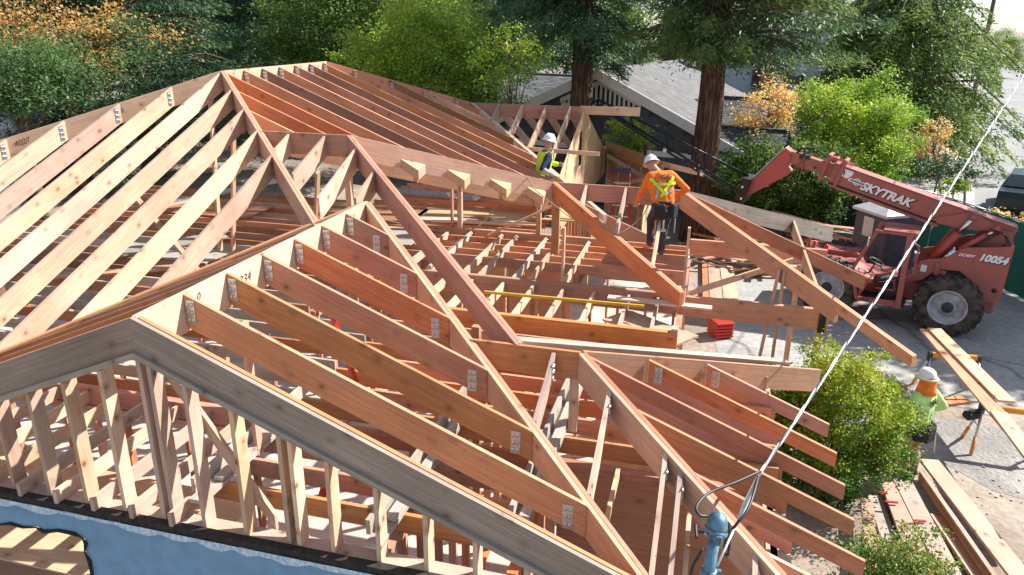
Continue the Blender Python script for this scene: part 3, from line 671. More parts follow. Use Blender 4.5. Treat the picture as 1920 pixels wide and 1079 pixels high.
# --- two redwoods beside the neighbour's house
p = gz0(at(1089, 200, 27.5))
conifer('redwood_tree', p, 5.7, 17, 3.6, 150, 720, .19, 'lf_conifer', 'redwood with dark drooping crown in front of the grey gable vent', trunk_r=.44, top=18, bark='bark_red', droop=.35,
        rfun=lambda h, az: (3.5 if math.cos(az) < .2 else 2.5) * (1 - .5 * (h - 5.6) / 11.4))
p = gz0(at(1326, 250, 23.5))
conifer('redwood_tree', p, 5.75, 15, 4.4, 165, 780, .18, 'lf_redwood', 'redwood with bare ribbed trunk beside the black truss jib', trunk_r=.43, top=17, bark='bark_red', droop=.16,
        rfun=lambda h, az: (4.6 if math.cos(az) > .1 else 3.0) * (1 - .4 * (h - 5.75) / 9.3))
# --- dark conifers to the left of the roof
g = 'dark conifers behind the roof'
c0 = conifer('cedar_tree', gz0(at(262, 150, 33)), 1.5, 18, 6.2, 170, 620, .22, 'lf_conifer', 'tall dark cedar with layered branches beyond the left hip rafters', g, trunk_r=.38, droop=.2)
for px, Y, rz, s, lab in ((545, 41, 1.3, .95, 'dark cedar standing behind the main roof ridge'), (960, 52, 2.6, 1.0, 'dark cedar far behind the dark shingle roof'), (420, 47, 4.0, 1.05, 'dark cedar between the other cedars, farther back'), (1265, 66, 5.2, .42, 'far dark cedar beyond the grey roof ridge')):
    c = copy_tree(c0); c.location = gz0(at(px, 150, Y)); c.rotation_euler.z = rz; c.scale = (s, s, s); c['label'] = lab
# --- broad trees
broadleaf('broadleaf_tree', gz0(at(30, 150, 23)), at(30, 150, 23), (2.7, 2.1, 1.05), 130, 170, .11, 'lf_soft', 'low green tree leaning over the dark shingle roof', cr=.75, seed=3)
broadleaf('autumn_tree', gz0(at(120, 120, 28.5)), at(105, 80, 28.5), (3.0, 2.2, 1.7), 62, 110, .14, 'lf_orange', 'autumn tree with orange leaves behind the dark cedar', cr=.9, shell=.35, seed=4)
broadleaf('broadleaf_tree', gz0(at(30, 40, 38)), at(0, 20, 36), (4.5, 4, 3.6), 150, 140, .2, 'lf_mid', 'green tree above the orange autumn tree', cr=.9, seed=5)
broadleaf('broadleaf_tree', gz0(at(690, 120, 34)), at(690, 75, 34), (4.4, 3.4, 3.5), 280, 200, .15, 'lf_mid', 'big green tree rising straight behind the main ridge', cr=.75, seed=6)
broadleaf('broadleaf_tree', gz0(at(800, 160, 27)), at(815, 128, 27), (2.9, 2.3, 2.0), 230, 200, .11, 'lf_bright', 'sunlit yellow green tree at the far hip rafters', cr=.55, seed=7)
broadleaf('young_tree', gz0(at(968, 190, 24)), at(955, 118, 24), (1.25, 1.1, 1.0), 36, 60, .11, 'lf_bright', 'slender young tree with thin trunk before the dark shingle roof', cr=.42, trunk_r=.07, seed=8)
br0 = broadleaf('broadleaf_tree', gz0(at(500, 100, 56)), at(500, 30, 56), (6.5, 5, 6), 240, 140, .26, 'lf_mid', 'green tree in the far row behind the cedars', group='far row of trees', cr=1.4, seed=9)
for i, (px, Y, s, mt) in enumerate(((330, 62, 1.1, 0), (700, 58, 1.15, 0), (830, 60, 1.0, 0), (930, 70, 1.2, 0), (1060, 66, 1.05, 0), (1330, 74, .8, 0), (1450, 65, .7, 0), (1600, 85, .75, 0), (1750, 90, .6, 0), (150, 60, 1.2, 0), (10, 56, 1.2, 0), (1185, 95, .5, 0), (1870, 110, .55, 0), (560, 85, 1.3, 0), (1500, 100, .8, 0))):
    c = copy_tree(br0); c.location = gz0(at(px, 150, Y)); c.rotation_euler.z = i * 1.7; c.scale = (s, s, s * random.uniform(.85, 1.1))
# --- right side
conifer('weeping_tree', gz0(at(1680, 220, 38)), 1.8, 8.8, 5.8, 190, 480, .22, 'lf_conifer2', 'wide drooping green tree at the edge of the street', trunk_r=.35, top=10, droop=.42, aspect=.3, rfun=lambda h, az: 5.9 * math.sqrt(max(.05, 1 - ((h - 4.2) / 5.2) ** 2)))
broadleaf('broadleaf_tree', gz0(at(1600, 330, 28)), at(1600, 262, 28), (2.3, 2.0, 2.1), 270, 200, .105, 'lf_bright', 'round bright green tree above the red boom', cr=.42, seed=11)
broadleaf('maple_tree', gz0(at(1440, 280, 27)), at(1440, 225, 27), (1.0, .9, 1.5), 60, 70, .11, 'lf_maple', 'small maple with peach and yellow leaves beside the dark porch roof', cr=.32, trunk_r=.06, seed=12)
broadleaf('hedge', gz0(at(1500, 390, 23.5)), at(1480, 352, 23.5), (2.4, 1.0, 1.3), 230, 120, .11, 'lf_mid', 'dense green hedge under the gooseneck boom head', 'hedge', cr=.36, trunk_r=.06, low=-1, seed=13)
broadleaf('shrub', gz0(at(1182, 275, 22.5)), at(1180, 268, 22.5), (.62, .5, .7), 40, 90, .1, 'lf_bright', 'small bright shrub against the grey shingled wall', 'shrub', cr=.22, trunk_r=.04, seed=14)
broadleaf('young_tree', gz0(at(1765, 360, 31)), at(1745, 285, 31), (1.0, .9, 1.1), 40, 60, .12, 'lf_maple', 'thin staked sapling with yellow leaves on the street corner', cr=.3, trunk_r=.045, seed=15)
broadleaf('young_tree', gz0(at(1752, 355, 29.5)), at(1765, 318, 29.5), (1.3, .9, .6), 40, 60, .12, 'lf_dark', 'thin staked sapling with dark leaves on the street corner', cr=.3, trunk_r=.045, seed=16)
broadleaf('shrub', gz0(at(1790, 352, 30)), at(1790, 352, 30), (.55, .5, .4), 25, 60, .09, 'lf_bright', 'little round shrub in the bark bed by the kerb', 'shrub', cr=.2, trunk_r=.03, seed=17)
broadleaf('flower_shrub', gz0(at(1880, 425, 21)), at(1880, 422, 21), (.9, .6, .35), 40, 60, .08, 'lf_maple', 'yellow shrub behind the fence next to the parked car', 'shrub', cr=.2, trunk_r=.03, seed=18)
# --- near bushes
bp_ = Vector((4.78, 9.58, 0))
nb = broadleaf('myrtle_bush', bp_, bp_ + Vector((-.05, .05, 1.16)), (.98, .85, 1.0), 520, 150, .045, 'lf_bush', 'dense round bush with yellow green tinted in for its lit top at the rafter tails', 'bush', cr=.16, trunk_r=.05, shell=.6, low=-.95, toptint=.9, seed=19)  # toptint paints the sunlit top and darker foot into the leaf colour
bp2 = gz0(Pz(1665, 1060, .7)); 
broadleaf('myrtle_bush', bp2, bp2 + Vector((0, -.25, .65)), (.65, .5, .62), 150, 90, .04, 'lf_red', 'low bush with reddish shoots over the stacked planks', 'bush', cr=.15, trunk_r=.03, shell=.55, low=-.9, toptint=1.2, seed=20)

# tall street trees standing beyond the right edge; their dappled shade falls on the drive
broadleaf('street_tree', (20.9, 19.3, 0), (20.8, 19.1, 8.6), (3.0, 2.7, 2.4), 90, 70, .28, 'lf_mid', 'tall broad street tree shading the drive beside the fence', cr=.8, trunk_r=.25, seed=23)
broadleaf('street_tree', (25.6, 21.6, 0), (25.4, 21.3, 11.5), (3.2, 2.8, 2.6), 90, 70, .3, 'lf_mid', 'taller street tree standing behind the one by the fence', cr=.85, trunk_r=.27, seed=24)
# wood chips, dropped blocks and grit on the open ground
mbd = MB(); rd = random.Random(11)
for i in range(420):
    x, y = (rd.uniform(4.6, 10.5), rd.uniform(7.2, 18.5)) if i % 3 else (rd.gauss(6.9, .8), rd.gauss(9.2, 1.0))
    s_ = rd.choice((.008, .012, .018, .03)); mbd.box((x, y, .006 + s_ * .25), (s_ * rd.uniform(.8, 2.6), s_ * rd.uniform(.6, 1.2), s_ * .3), rd.choice((0, 0, 1)), Matrix.Rotation(rd.uniform(0, 3), 3, 'Z'))
db = mbd.build('ground_debris', ['stud', 'gravel']); db['kind'] = 'stuff'
# ================================================================ neighbouring houses
def shingle(name, c1, c2, c3, w=.30, h=.14):
    m, nt, bs = new_mat(name); L = nt.links.new
    tc = nd(nt, 'ShaderNodeTexCoord'); br = nd(nt, 'ShaderNodeTexBrick'); br.inputs['Color1'].default_value = (*c1, 1); br.inputs['Color2'].default_value = (*c2, 1); br.inputs['Mortar'].default_value = (*c3, 1)
    br.inputs['Scale'].default_value = 1; br.inputs['Brick Width'].default_value = w; br.inputs['Row Height'].default_value = h; br.inputs['Mortar Size'].default_value = .012; br.inputs['Bias'].default_value = .0
    L(tc.outputs['Object'], br.inputs['Vector']); n = nd(nt, 'ShaderNodeTexNoise', Scale=2.5, Detail=6.0); L(tc.outputs['Object'], n.inputs['Vector'])
    r = ramp(nt, [(.3, (.75, .75, .75)), (.7, (1.2, 1.2, 1.2))]); L(n.outputs[0], r.inputs[0]); mu = nd(nt, 'ShaderNodeMixRGB', blend_type='MULTIPLY'); mu.inputs[0].default_value = .8
    L(br.outputs[0], mu.inputs[1]); L(r.outputs[0], mu.inputs[2]); L(mu.outputs[0], bs.inputs['Base Color']); bs.inputs['Roughness'].default_value = .95
    b = nd(nt, 'ShaderNodeBump', Strength=.7, Distance=.03); L(br.outputs['Fac'], b.inputs['Height']); b.invert = True; L(b.outputs[0], bs.inputs['Normal']); return m
M['shingle'] = shingle('grey_shingle', (.20, .20, .205), (.15, .15, .155), (.07, .07, .07))
M['shingle_dark'] = shingle('dark_shingle', (.17, .175, .18), (.055, .06, .07), (.02, .02, .022), .36, .16)
M['shingle_navy'] = shingle('navy_shingle', (.055, .065, .09), (.03, .038, .055), (.012, .014, .02), .3, .13)
M['shingle_wall'] = shingle('wall_shingle', (.085, .10, .105), (.07, .085, .09), (.03, .035, .04), .3, .28)
M['shake'] = plain('wall_shake', (.10, .115, .12), .9, 0, .2, 3, .2)
M['trim'] = plain('white_trim', (.72, .71, .69), .6, 0, .06, 4)
M['paleblue'] = plain('pale_blue_siding', (.50, .58, .66), .7, 0, .05, 3)
M['glass'] = plain('window_glass', (.05, .07, .09), .08, 0, .2, 2)
def brickm():
    m, nt, bs = new_mat('brick'); L = nt.links.new; tc = nd(nt, 'ShaderNodeTexCoord'); mp = nd(nt, 'ShaderNodeMapping'); mp.inputs[2].default_value = (math.pi / 2, 0, 0); L(tc.outputs['Object'], mp.inputs[0])
    br = nd(nt, 'ShaderNodeTexBrick'); br.inputs['Color1'].default_value = (.30, .11, .08, 1); br.inputs['Color2'].default_value = (.2, .075, .06, 1); br.inputs['Mortar'].default_value = (.32, .28, .25, 1)
    br.inputs['Scale'].default_value = 1; br.inputs['Brick Width'].default_value = .22; br.inputs['Row Height'].default_value = .075; br.inputs['Mortar Size'].default_value = .008
    L(mp.outputs[0], br.inputs['Vector']); L(br.outputs[0], bs.inputs['Base Color']); bs.inputs['Roughness'].default_value = .9; return m
M['brick'] = brickm()
def quad_sheet(name, pts, th, mat, par):
    return panel(name, pts, th, mat, par)
AZ = math.radians(29); NR = Vector((math.sin(AZ), math.cos(AZ), 0)); NQ = Vector((math.cos(AZ), -math.sin(AZ), 0))
NB = Vector((4.025, 28, 0))
nh = empty('neighbour_house', NB, 0, 'grey shingle-sided house with white slatted gable vent and pale grey roof', 'house')
def N(q, r, z): return NB + NQ * q + NR * r + UP * z
qa, za, zr = -.94, 4.98, 2.25; sl_ = (za - zr) / 6.0
ql = qa - 4.6; zl = za - sl_ * 4.6
# gable wall, roof planes
panel('gable_wall', [N(qa, 0, za - .16), N(ql + .5, 0, za - .16 - sl_ * 4.1), N(ql + .5, 0, 0), N(qa + 5.6, 0, 0), N(qa + 5.6, 0, za - .16 - sl_ * 5.6)], .1, 'shingle_wall', nh)
panel('side_wall', [N(qa + 5.6, 0, 0), N(qa + 5.6, 12, 0), N(qa + 5.6, 12, 2.4), N(qa + 5.6, 0, 2.4)], .1, 'shingle_wall', nh)
panel('roof', [N(qa, -.45, za), N(qa + 6.3, -.45, za - sl_ * 6.3), N(qa + 6.3, 9.5, za - sl_ * 6.3), N(qa, 9.5, za)], -.12, 'shingle', nh)
panel('roof', [N(qa - .01, 9.5, za), N(ql, 9.5, zl), N(ql, -.45, zl), N(qa - .01, -.45, za)], -.12, 'shingle', nh)
for s, e in ((1, 6.3), (-1, 4.6)):
    beam('bargeboard', N(qa, -.50, za + .13), N(qa + s * e, -.50, za - sl_ * e + .13), .06, .34, 'trim', nh)
beam('ridge_cap', N(qa, -.4, za + .06), N(qa, 9.4, za + .06), .22, .05, 'shingle', nh)
mbx = MB(); mbx.tube([N(qa - .2, 4, za - .2), N(qa - .2, 4, za + .45)], .09, 10); mbx.build('vent_pipe', 'black', nh, Matrix())
# slatted vent in the gable
hb_ = .88; wv = hb_ / sl_ * .93
panel('vent_back', [N(qa - wv * .8, -.015, za - .32 - hb_), N(qa + wv * .8, -.015, za - .32 - hb_), N(qa, -.015, za - .5)], .02, 'black', nh)
k = -wv * .8
while k < wv * .8:
    zt = za - .36 - abs(k) * sl_ * 1.12
    if zt > za - .25 - hb_: beam('vent_slat', N(qa + k, -.05, za - .3 - hb_), N(qa + k, -.05, zt), .085, .04, 'trim', nh, up=NR, ref='center', cut='sq')
    k += .185
beam('vent_rail', N(qa - wv * .86, -.06, za - .3 - hb_), N(qa + wv * .9, -.06, za - .3 - hb_), .06, .2, 'trim', nh, cut='sq')
for s in (-1, 1): beam('vent_frieze', N(qa, -.055, za - .28), N(qa + s * wv * .9, -.055, za - .28 - wv * .9 * sl_), .05, .16, 'trim', nh)
beam('belt_rail', N(qa - 3.6, -.05, 2.3), N(qa + 5.6, -.05, 2.3), .06, .2, 'trim', nh, cut='sq')
# hand-split shingles on the gable wall, one by one
shm = []
for w_ in (.20, .27, .33):
    mbx = MB(); mbx.prism([(-.004, 0), (-.022, 0), (-.010, .30), (-.004, .30)], 'x', .005, w_ - .005); me_ = mbx.mesh('wall_shingle'); me_.materials.append(M['shake']); shm.append((w_, me_))
GM = Matrix((NQ, NR, UP)).transposed().to_4x4(); rq = random.Random(3); nsh = 0
for row in range(11):
    z = .75 + row * .27; q = -1.6 + rq.uniform(0, .2)
    while q < 4.6 and nsh < 290:
        w_, me_ = rq.choice(shm)
        if z + .3 < za - .2 - hb_ - .15 and z + .36 < za - .2 - abs(q + w_ - qa) * sl_ and not (2.02 < z + .15 < 2.38):
            o = bpy.data.objects.new('wall_shingle', me_); COL.objects.link(o); o.parent = nh; m_ = GM.copy(); m_.translation = N(q, -.002, z + rq.uniform(-.012, .012)); place(o, m_); nsh += 1
        q += w_
# lower dark wings, left and right
sx_ = NQ
def wing(label, c, width, run, z_e, z_r, col, cat='house', name='house_wing'):
    """roof plane facing the camera side (towards -NR) with a wall beneath and a rear plane"""
    r_ = empty(name, gz0(c), 0, label, cat)
    c = gz0(c); P = lambda q, r, z: c + NQ * q + NR * r + UP * z; h = width / 2
    panel('roof', [P(-h, 0, z_e), P(h, 0, z_e), P(h, run, z_r), P(-h, run, z_r)], -.1, col, r_)
    panel('roof', [P(h, run + .01, z_r), P(h, run * 2, z_e), P(-h, run * 2, z_e), P(-h, run + .01, z_r)], -.1, col, r_)
    panel('wall', [P(-h + .3, .4, 0), P(h - .3, .4, 0), P(h - .3, .4, z_e + .1), P(-h + .3, .4, z_e + .1)], .1, 'shingle_wall', r_)
    panel('wall', [P(h - .3, .5, 0), P(h - .3, run * 2 - .4, 0), P(h - .3, run * 2 - .4, z_e), P(h - .3, run, z_r - .15), P(h - .3, .5, z_e)], .1, 'trim', r_)
    beam('gutter', P(-h, -.06, z_e + .03), P(h, -.06, z_e + .03), .1, .14, 'trim', r_, cut='sq')
    beam('ridge_cap', P(-h, run, z_r + .13), P(h, run, z_r + .13), .25, .05, col, r_)
    return r_
wing('dark shingle roof of the low wing left of the redwood', at(955, 198, 31.5), 9.5, 4.2, 3.05, 4.35, 'shingle_dark')
wing('lower dark shingle porch roof beside the second redwood', at(1372, 290, 25.3), 3.0, 1.6, 2.35, 3.15, 'shingle_dark')
wing('upper dark shingle roof behind the porch roof', at(1362, 240, 27.6), 3.2, 1.9, 3.0, 3.95, 'shingle_dark')
# the pale blue house with chimneys
fh = empty('far_house', gz0(at(1420, 200, 38)), 0, 'pale blue two storey house with red brick chimneys', 'house')
def FP(px, py, Y=38.0): return at(px, py, Y)
def frect(name, x0, y0, x1, y1, Y, th, mat):
    z1 = FP((x0 + x1) / 2, y0, Y).z; z0 = FP((x0 + x1) / 2, y1, Y).z; xa = FP(x0, y1, Y).x; xb = FP(x1, y1, Y).x
    return panel(name, [(xa, Y, z0), (xb, Y, z0), (xb, Y, z1), (xa, Y, z1)], th, mat, fh)
frect('wall', 1290, 60, 1520, 330, 38, .2, 'paleblue')
xa, xb = FP(1285, 100).x, FP(1530, 100).x; zt_ = FP(1400, 62).z
panel('roof', [(xa, 37.6, zt_), (xb, 37.6, zt_), (xb, 41, zt_ + 1.6), (xa, 41, zt_ + 1.6)], -.15, 'shingle', fh)
panel('roof', [(xb, 41.01, zt_ + 1.6), (xb, 44.5, zt_), (xa, 44.5, zt_), (xa, 41.01, zt_ + 1.6)], -.15, 'shingle', fh)
for px0, px1, py0 in ((1418, 1442, 20), (1302, 1318, 30)):
    a_ = FP(px0, 200, 37.6); b_ = FP(px1, 200, 37.6); mbx = MB(); h_ = FP(px0, py0, 37.6).z + 1.5
    mbx.box((0, 0, h_ / 2), (b_.x - a_.x, .6, h_)); mbx.box((0, 0, h_ + .05), (b_.x - a_.x + .1, .7, .12)); mbx.build('chimney', 'brick', fh, Matrix.Translation(((a_.x + b_.x) / 2, 37.75, 0)))
for x0, x1, y0, y1 in ((1465, 1505, 140, 160), (1408, 1416, 130, 165)):
    wo_ = frect('window', x0, y0, x1, y1, 37.93, .03, 'glass'); 
    for yy in (y0, y1): frect('window_trim', x0 - 2, yy - 1, x1 + 2, yy + 1, 37.9, .03, 'trim')
# roof at the far left
lr = empty('left_house', gz0(at(0, 240, 24)), 0, 'dark blue shingle roof below the low green tree', 'house')
e0, e1 = Pz(-120, 300, 2.6), Pz(175, 222, 2.6); r0_, r1_ = at(-120, 203, 28.5), at(150, 210, 30.5); r0_.z = r1_.z = 3.95
d_ = (e1 - e0).normalized()
panel('roof', [e0, e1, r1_, r0_], -.1, 'shingle_navy', lr)
nn = Vector((-d_.y, d_.x, 0)) * .4
panel('wall', [gz0(e0) + nn, gz0(e1) + nn, e1 + nn, e0 + nn], .1, 'shingle_wall', lr)
# ================================================================ fence, portable toilet, car, pole
M['mesh_green'] = plain('green_windscreen', (.025, .17, .12), .85, 0, .12, 14, .3)
M['mesh_dark'] = plain('dark_windscreen', (.03, .034, .036), .9, 0, .2, 14, .3)
fpts = [(7.4, 26.2, 1), (9.6, 25.4, 1), (11.9, 24.4, 0), (12.7, 22.0, 0), (13.0, 20.0, 0), (13.25, 17.9, 0), (13.9, 15.2, 0)]
fr_ = empty('site_fence', (fpts[0][0], fpts[0][1], 0), 0, 'chain link site fence hung with dark and green windscreen behind the machine', 'fence')
for i in range(len(fpts) - 1):
    (x0, y0, k0), (x1, y1, _) = fpts[i], fpts[i + 1]; d = Vector((x1 - x0, y1 - y0, 0)); n_ = 14; vs = []; fs = []
    nrm = Vector((-d.y, d.x, 0)).normalized()
    for j in range(n_ + 1):
        for q in range(5):
            p = Vector((x0, y0, 0)) + d * (j / n_) + nrm * (.03 * math.sin(j * 1.9 + q) + .02 * math.sin(q * 2.3 + i)) + UP * (.06 + q * .46); vs.append(p)
    for j in range(n_):
        for q in range(4): a_ = j * 5 + q; fs.append((a_, a_ + 5, a_ + 6, a_ + 1))
    place(link('windscreen', pymesh('windscreen', vs, fs, True), 'mesh_dark' if k0 else 'mesh_green', fr_), Matrix())
    mbx = MB(); mbx.tube([(x0, y0, 0), (x0, y0, 1.98)], .028, 8); mbx.build('fence_post', 'galv', fr_, Matrix())
    mbx = MB(); mbx.tube([(x0, y0, 1.93), (x1, y1, 1.93)], .02, 6); mbx.build('fence_rail', 'galv', fr_, Matrix())
M['potty'] = plain('grey_plastic', (.10, .095, .12), .5, 0, .12, 5); M['potty_roof'] = plain('white_translucent_roof', (.62, .65, .70), .35, 0, .08, 5)
pp_ = Pz(1668, 392, 2.2); pt = empty('portable_toilet', gz0(pp_), .28, 'grey portable toilet with pale domed roof behind the red cab', 'toilet')
mbx = MB(); mbx.box((0, 0, 1.06), (1.12, 1.12, 2.1), bevel=.05); mbx.build('cabin', 'potty', pt)
for i in range(3): mbx = MB(); mbx.box((0, -.575, 1.98 - .07 * i), (.95, .03, .03)); mbx.build('vent_louvre', 'potty', pt)
mbx = MB(); mbx.box((0, -.57, 1.0), (.74, .03, 1.75), bevel=.01); do = mbx.build('door', 'potty', pt)
mbx = MB(); mbx.box((.28, -.60, 1.05), (.12, .03, .06)); mbx.build('latch', 'black', do)
mbx = MB(); vs = [(-.62, -.62, 2.10), (.62, -.62, 2.10), (.62, .62, 2.10), (-.62, .62, 2.10), (-.62, -.62, 2.17), (.62, -.62, 2.17), (.62, .62, 2.17), (-.62, .62, 2.17), (-.34, -.34, 2.33), (.34, -.34, 2.33), (.34, .34, 2.33), (-.34, .34, 2.33)]
fs = [(3, 2, 1, 0), (0, 1, 5, 4), (1, 2, 6, 5), (2, 3, 7, 6), (3, 0, 4, 7), (4, 5, 9, 8), (5, 6, 10, 9), (6, 7, 11, 10), (7, 4, 8, 11), (8, 9, 10, 11)]
mbx.add(vs, fs); mbx.build('roof', 'potty_roof', pt)
mbx = MB(); mbx.box((-.575, 0, 1.75), (.02, .35, .5)); mbx.build('notice', 'trim', pt)
# parked car on the street
M['carpaint'] = plain('dark_green_paint', (.018, .032, .028), .22, .3, .1, 3); M['tyre'] = plain('rubber', (.022, .02, .019), .85, 0, .3, 20, .3); M['carglass'] = plain('car_glass', (.02, .028, .032), .05, 0, .1)
car = empty('parked_car', Pz(1912, 400, 0) + Vector((.55, .5, 0)), math.atan2(SD.y, SD.x) - .12, 'dark green car parked at the kerb of the street', 'car')
prof = [(-2.2, .35), (-2.25, .75), (-2.1, .98), (-1.45, 1.04), (-.75, 1.42), (.75, 1.45), (1.45, 1.08), (2.15, .92), (2.25, .6), (2.2, .32)]
mbx = MB(); ring = []
for yv, sc in ((-.86, .97), (-.9, 1.0), (.9, 1.0), (.86, .97)):
    for x, z in prof:
        tum = .0 if z < 1.06 else .2
        ring.append((x * sc, yv * (1 - tum), z if sc == 1 else z * .995))
n_ = len(prof); fs = []
for i in range(3):
    for j in range(n_): fs.append((i * n_ + j, i * n_ + (j + 1) % n_, (i + 1) * n_ + (j + 1) % n_, (i + 1) * n_ + j))
fs += [tuple(range(n_)), tuple(range(4 * n_ - 1, 3 * n_ - 1, -1))]
mbx.add(ring, fs); mbx.build('body', 'carpaint', car)
for s in (-1, 1):
    mbx = MB(); mbx.add([(-1.3, s * .905, 1.05), (1.3, s * .905, 1.08), (.7, s * .75, 1.4), (-.72, s * .75, 1.38)], [(0, 1, 2, 3)]); mbx.build('side_window', 'carglass', car)
    for x in (-1.35, 1.38):
        T = Matrix.Translation((x, s * .84, .33)) @ Matrix.Rotation(math.pi / 2, 4, 'X')
        mbx = MB(); mbx.lathe([(.2, -.1), (.31, -.1), (.335, -.07), (.335, .07), (.31, .1), (.2, .1)], 24, 0, T); wh = mbx.build('wheel', 'tyre', car)
        mbx = MB(); mbx.lathe([(0, -.085), (.2, -.085), (.21, -.1), (.21, .1), (.2, .085), (0, .085)], 20, 0, T); mbx.build('rim', 'galv', wh)
for x, m_ in ((1.46, 'f'), (-1.46, 'r')):
    mbx = MB(); q = 1 if x > 0 else -1
    mbx.add([(x * .99 + q * .02, -.8, 1.09), (x * .99 + q * .02, .8, 1.09), (q * .8, .7, 1.44), (q * .8, -.7, 1.44)], [(0, 1, 2, 3)]); mbx.build('windscreen', 'carglass', car)
# utility pole and street wires
up_ = gz0(at(1842, 100, 52)); pol = empty('utility_pole', up_, 0, 'wooden utility pole with crossarm above the street tree', 'pole')
mbx = MB(); mbx.tube([(0, 0, 0), (.05, 0, 11.5)], [.16, .11], 10); mbx.build('pole_shaft', 'bark', pol)
mbx = MB(); mbx.box((0, 0, 9.45), (2.2, .1, .12)); ca = mbx.build('crossarm', 'bark', pol)
for x in (-.95, -.4, .4, .95): mbx = MB(); mbx.lathe([(0, 0), (.04, 0), (.05, .06), (.03, .12), (0, .13)], 8, 0, Matrix.Translation((x, 0, 9.51))); mbx.build('insulator', 'white', ca)
# ================================================================ telehandler
M['machine'] = plain('faded_red_paint', (.40, .098, .085), .55, 0, .1, 4.5, .08, col2=(.27, .10, .082)); M['machine2'] = plain('red_paint_clean', (.44, .07, .058), .48, 0, .1, 4, .05, col2=(.34, .075, .06))
M['chrome'] = plain('chrome', (.75, .77, .8), .12, 1.0, .05); M['rim'] = plain('dusty_rim', (.46, .47, .52), .6, .2, .2, 8); M['seat'] = plain('black_seat', (.03, .035, .045), .55, 0, .2)
M['tyre_dirty'] = plain('dusty_rubber', (.085, .07, .058), .95, 0, .45, 7, .5); M['decal'] = plain('white_decal', (.8, .8, .8), .5, 0, .03); M['navy'] = plain('navy_decal', (.03, .035, .12), .5, 0, .1); M['decal_red'] = plain('magenta_decal', (.42, .03, .10), .5, 0, .05)
M['jib'] = plain('black_steel', (.022, .023, .027), .3, .5, .2, 6)
TD = Vector((-.86, .51, 0)).normalized()
tele = empty('telehandler', (10.32, 16.6, 0), math.atan2(TD.y, TD.x), 'faded red telehandler with raised boom parked on the concrete drive', 'telehandler')
def tp(name, mb, mat, par=None): return mb.build(name, mat, par or tele)
def wheel(x, y):
    s = 1 if y > 0 else -1
    T = Matrix.Translation((x, y, .70)) @ Matrix.Rotation(-s * math.pi / 2, 4, 'X')
    mb = MB(); mb.lathe([(.36, -.16), (.42, -.19), (.60, -.2), (.67, -.16), (.675, .16), (.60, .2), (.42, .19), (.36, .16)], 40, 0, T)
    for k in range(22):
        an = 2 * math.pi * k / 22
        for q in (-1, 1):
            R = T @ Matrix.Rotation(an + (.07 if q > 0 else 0), 4, 'Z') @ Matrix.Translation((.68, 0, q * .1)) @ Matrix.Rotation(q * .5, 4, 'X'); mb.box((0, 0, 0), (.05, .085, .2), 0, None) if False else mb.add([R @ Vector(v) for v in ((-.03, -.04, -.1), (.025, -.04, -.1), (.025, .04, -.1), (-.03, .04, -.1), (-.03, -.04, .1), (.025, -.04, .1), (.025, .04, .1), (-.03, .04, .1))], [(0, 3, 2, 1), (4, 5, 6, 7), (0, 1, 5, 4), (1, 2, 6, 5), (2, 3, 7, 6), (3, 0, 4, 7)])
    t = tp('wheel', mb, 'tyre_dirty')
    mb = MB(); mb.lathe([(.40, .185), (.375, .19), (.35, .15), (.33, .06), (.22, .05), (.2, .10), (.14, .11), (.13, .15), (.0, .16)], 32, 0, T); tp('rim', mb, 'rim', t)
    mb = MB(); mb.lathe([(.13, .11), (.12, .19), (.05, .21), (0, .21)], 16, 0, T); tp('hub', mb, 'seat', t)
for x in (0, 2.56):
    for y in (.88, -.88): wheel(x, y)
mb = MB(); mb.box((1.2, 0, .78), (4.2, .9, .5), bevel=.03); tp('chassis', mb, 'machine')
for x in (0, 2.56): mb = MB(); mb.tube([(x, -.75, .7), (x, .75, .7)], .13, 12); tp('axle', mb, 'seat')
side = [(-1.0, 2.18), (-.97, .90), (-.55, .84), (-.45, 1.2), (-.1, 1.48), (.35, 1.45), (.6, 1.15), (.95, 1.02), (.72, 1.57), (.22, 1.73), (.0, 1.95), (-.12, 2.02)]
for s in (1, -1):
    mb = MB(); mb.prism(side, 'y', s * .60, s * .68); tp('side_plate', mb, 'machine')
mb = MB(); mb.prism([(-1.0, 2.15), (-.98, .92), (-.9, .92), (-.92, 2.15)], 'y', -.6, .6); tp('counterweight', mb, 'machine')
mb = MB(); mb.prism([(-.9, 1.6), (-.9, 1.0), (.7, 1.0), (.6, 1.45)], 'y', -.58, .58); tp('engine_cover', mb, 'seat')
mb = MB(); mb.lathe([(0, 0), (.055, 0), (.055, .006), (0, .006)], 14, 0, Matrix.Translation((-.82, .681, 1.15)) @ Matrix.Rotation(-math.pi / 2, 4, 'X')); tp('tow_hole', mb, 'black')
mb = MB(); mb.box((.35, .70, 1.45), (.12, .06, .3), bevel=.02); mb.box((.22, .71, 1.34), (.14, .05, .2), bevel=.02); tp('hinge', mb, 'machine')
mb = MB(); mb.box((.62, .684, 1.42), (.12, .006, .16)); tp('side_label', mb, 'decal')
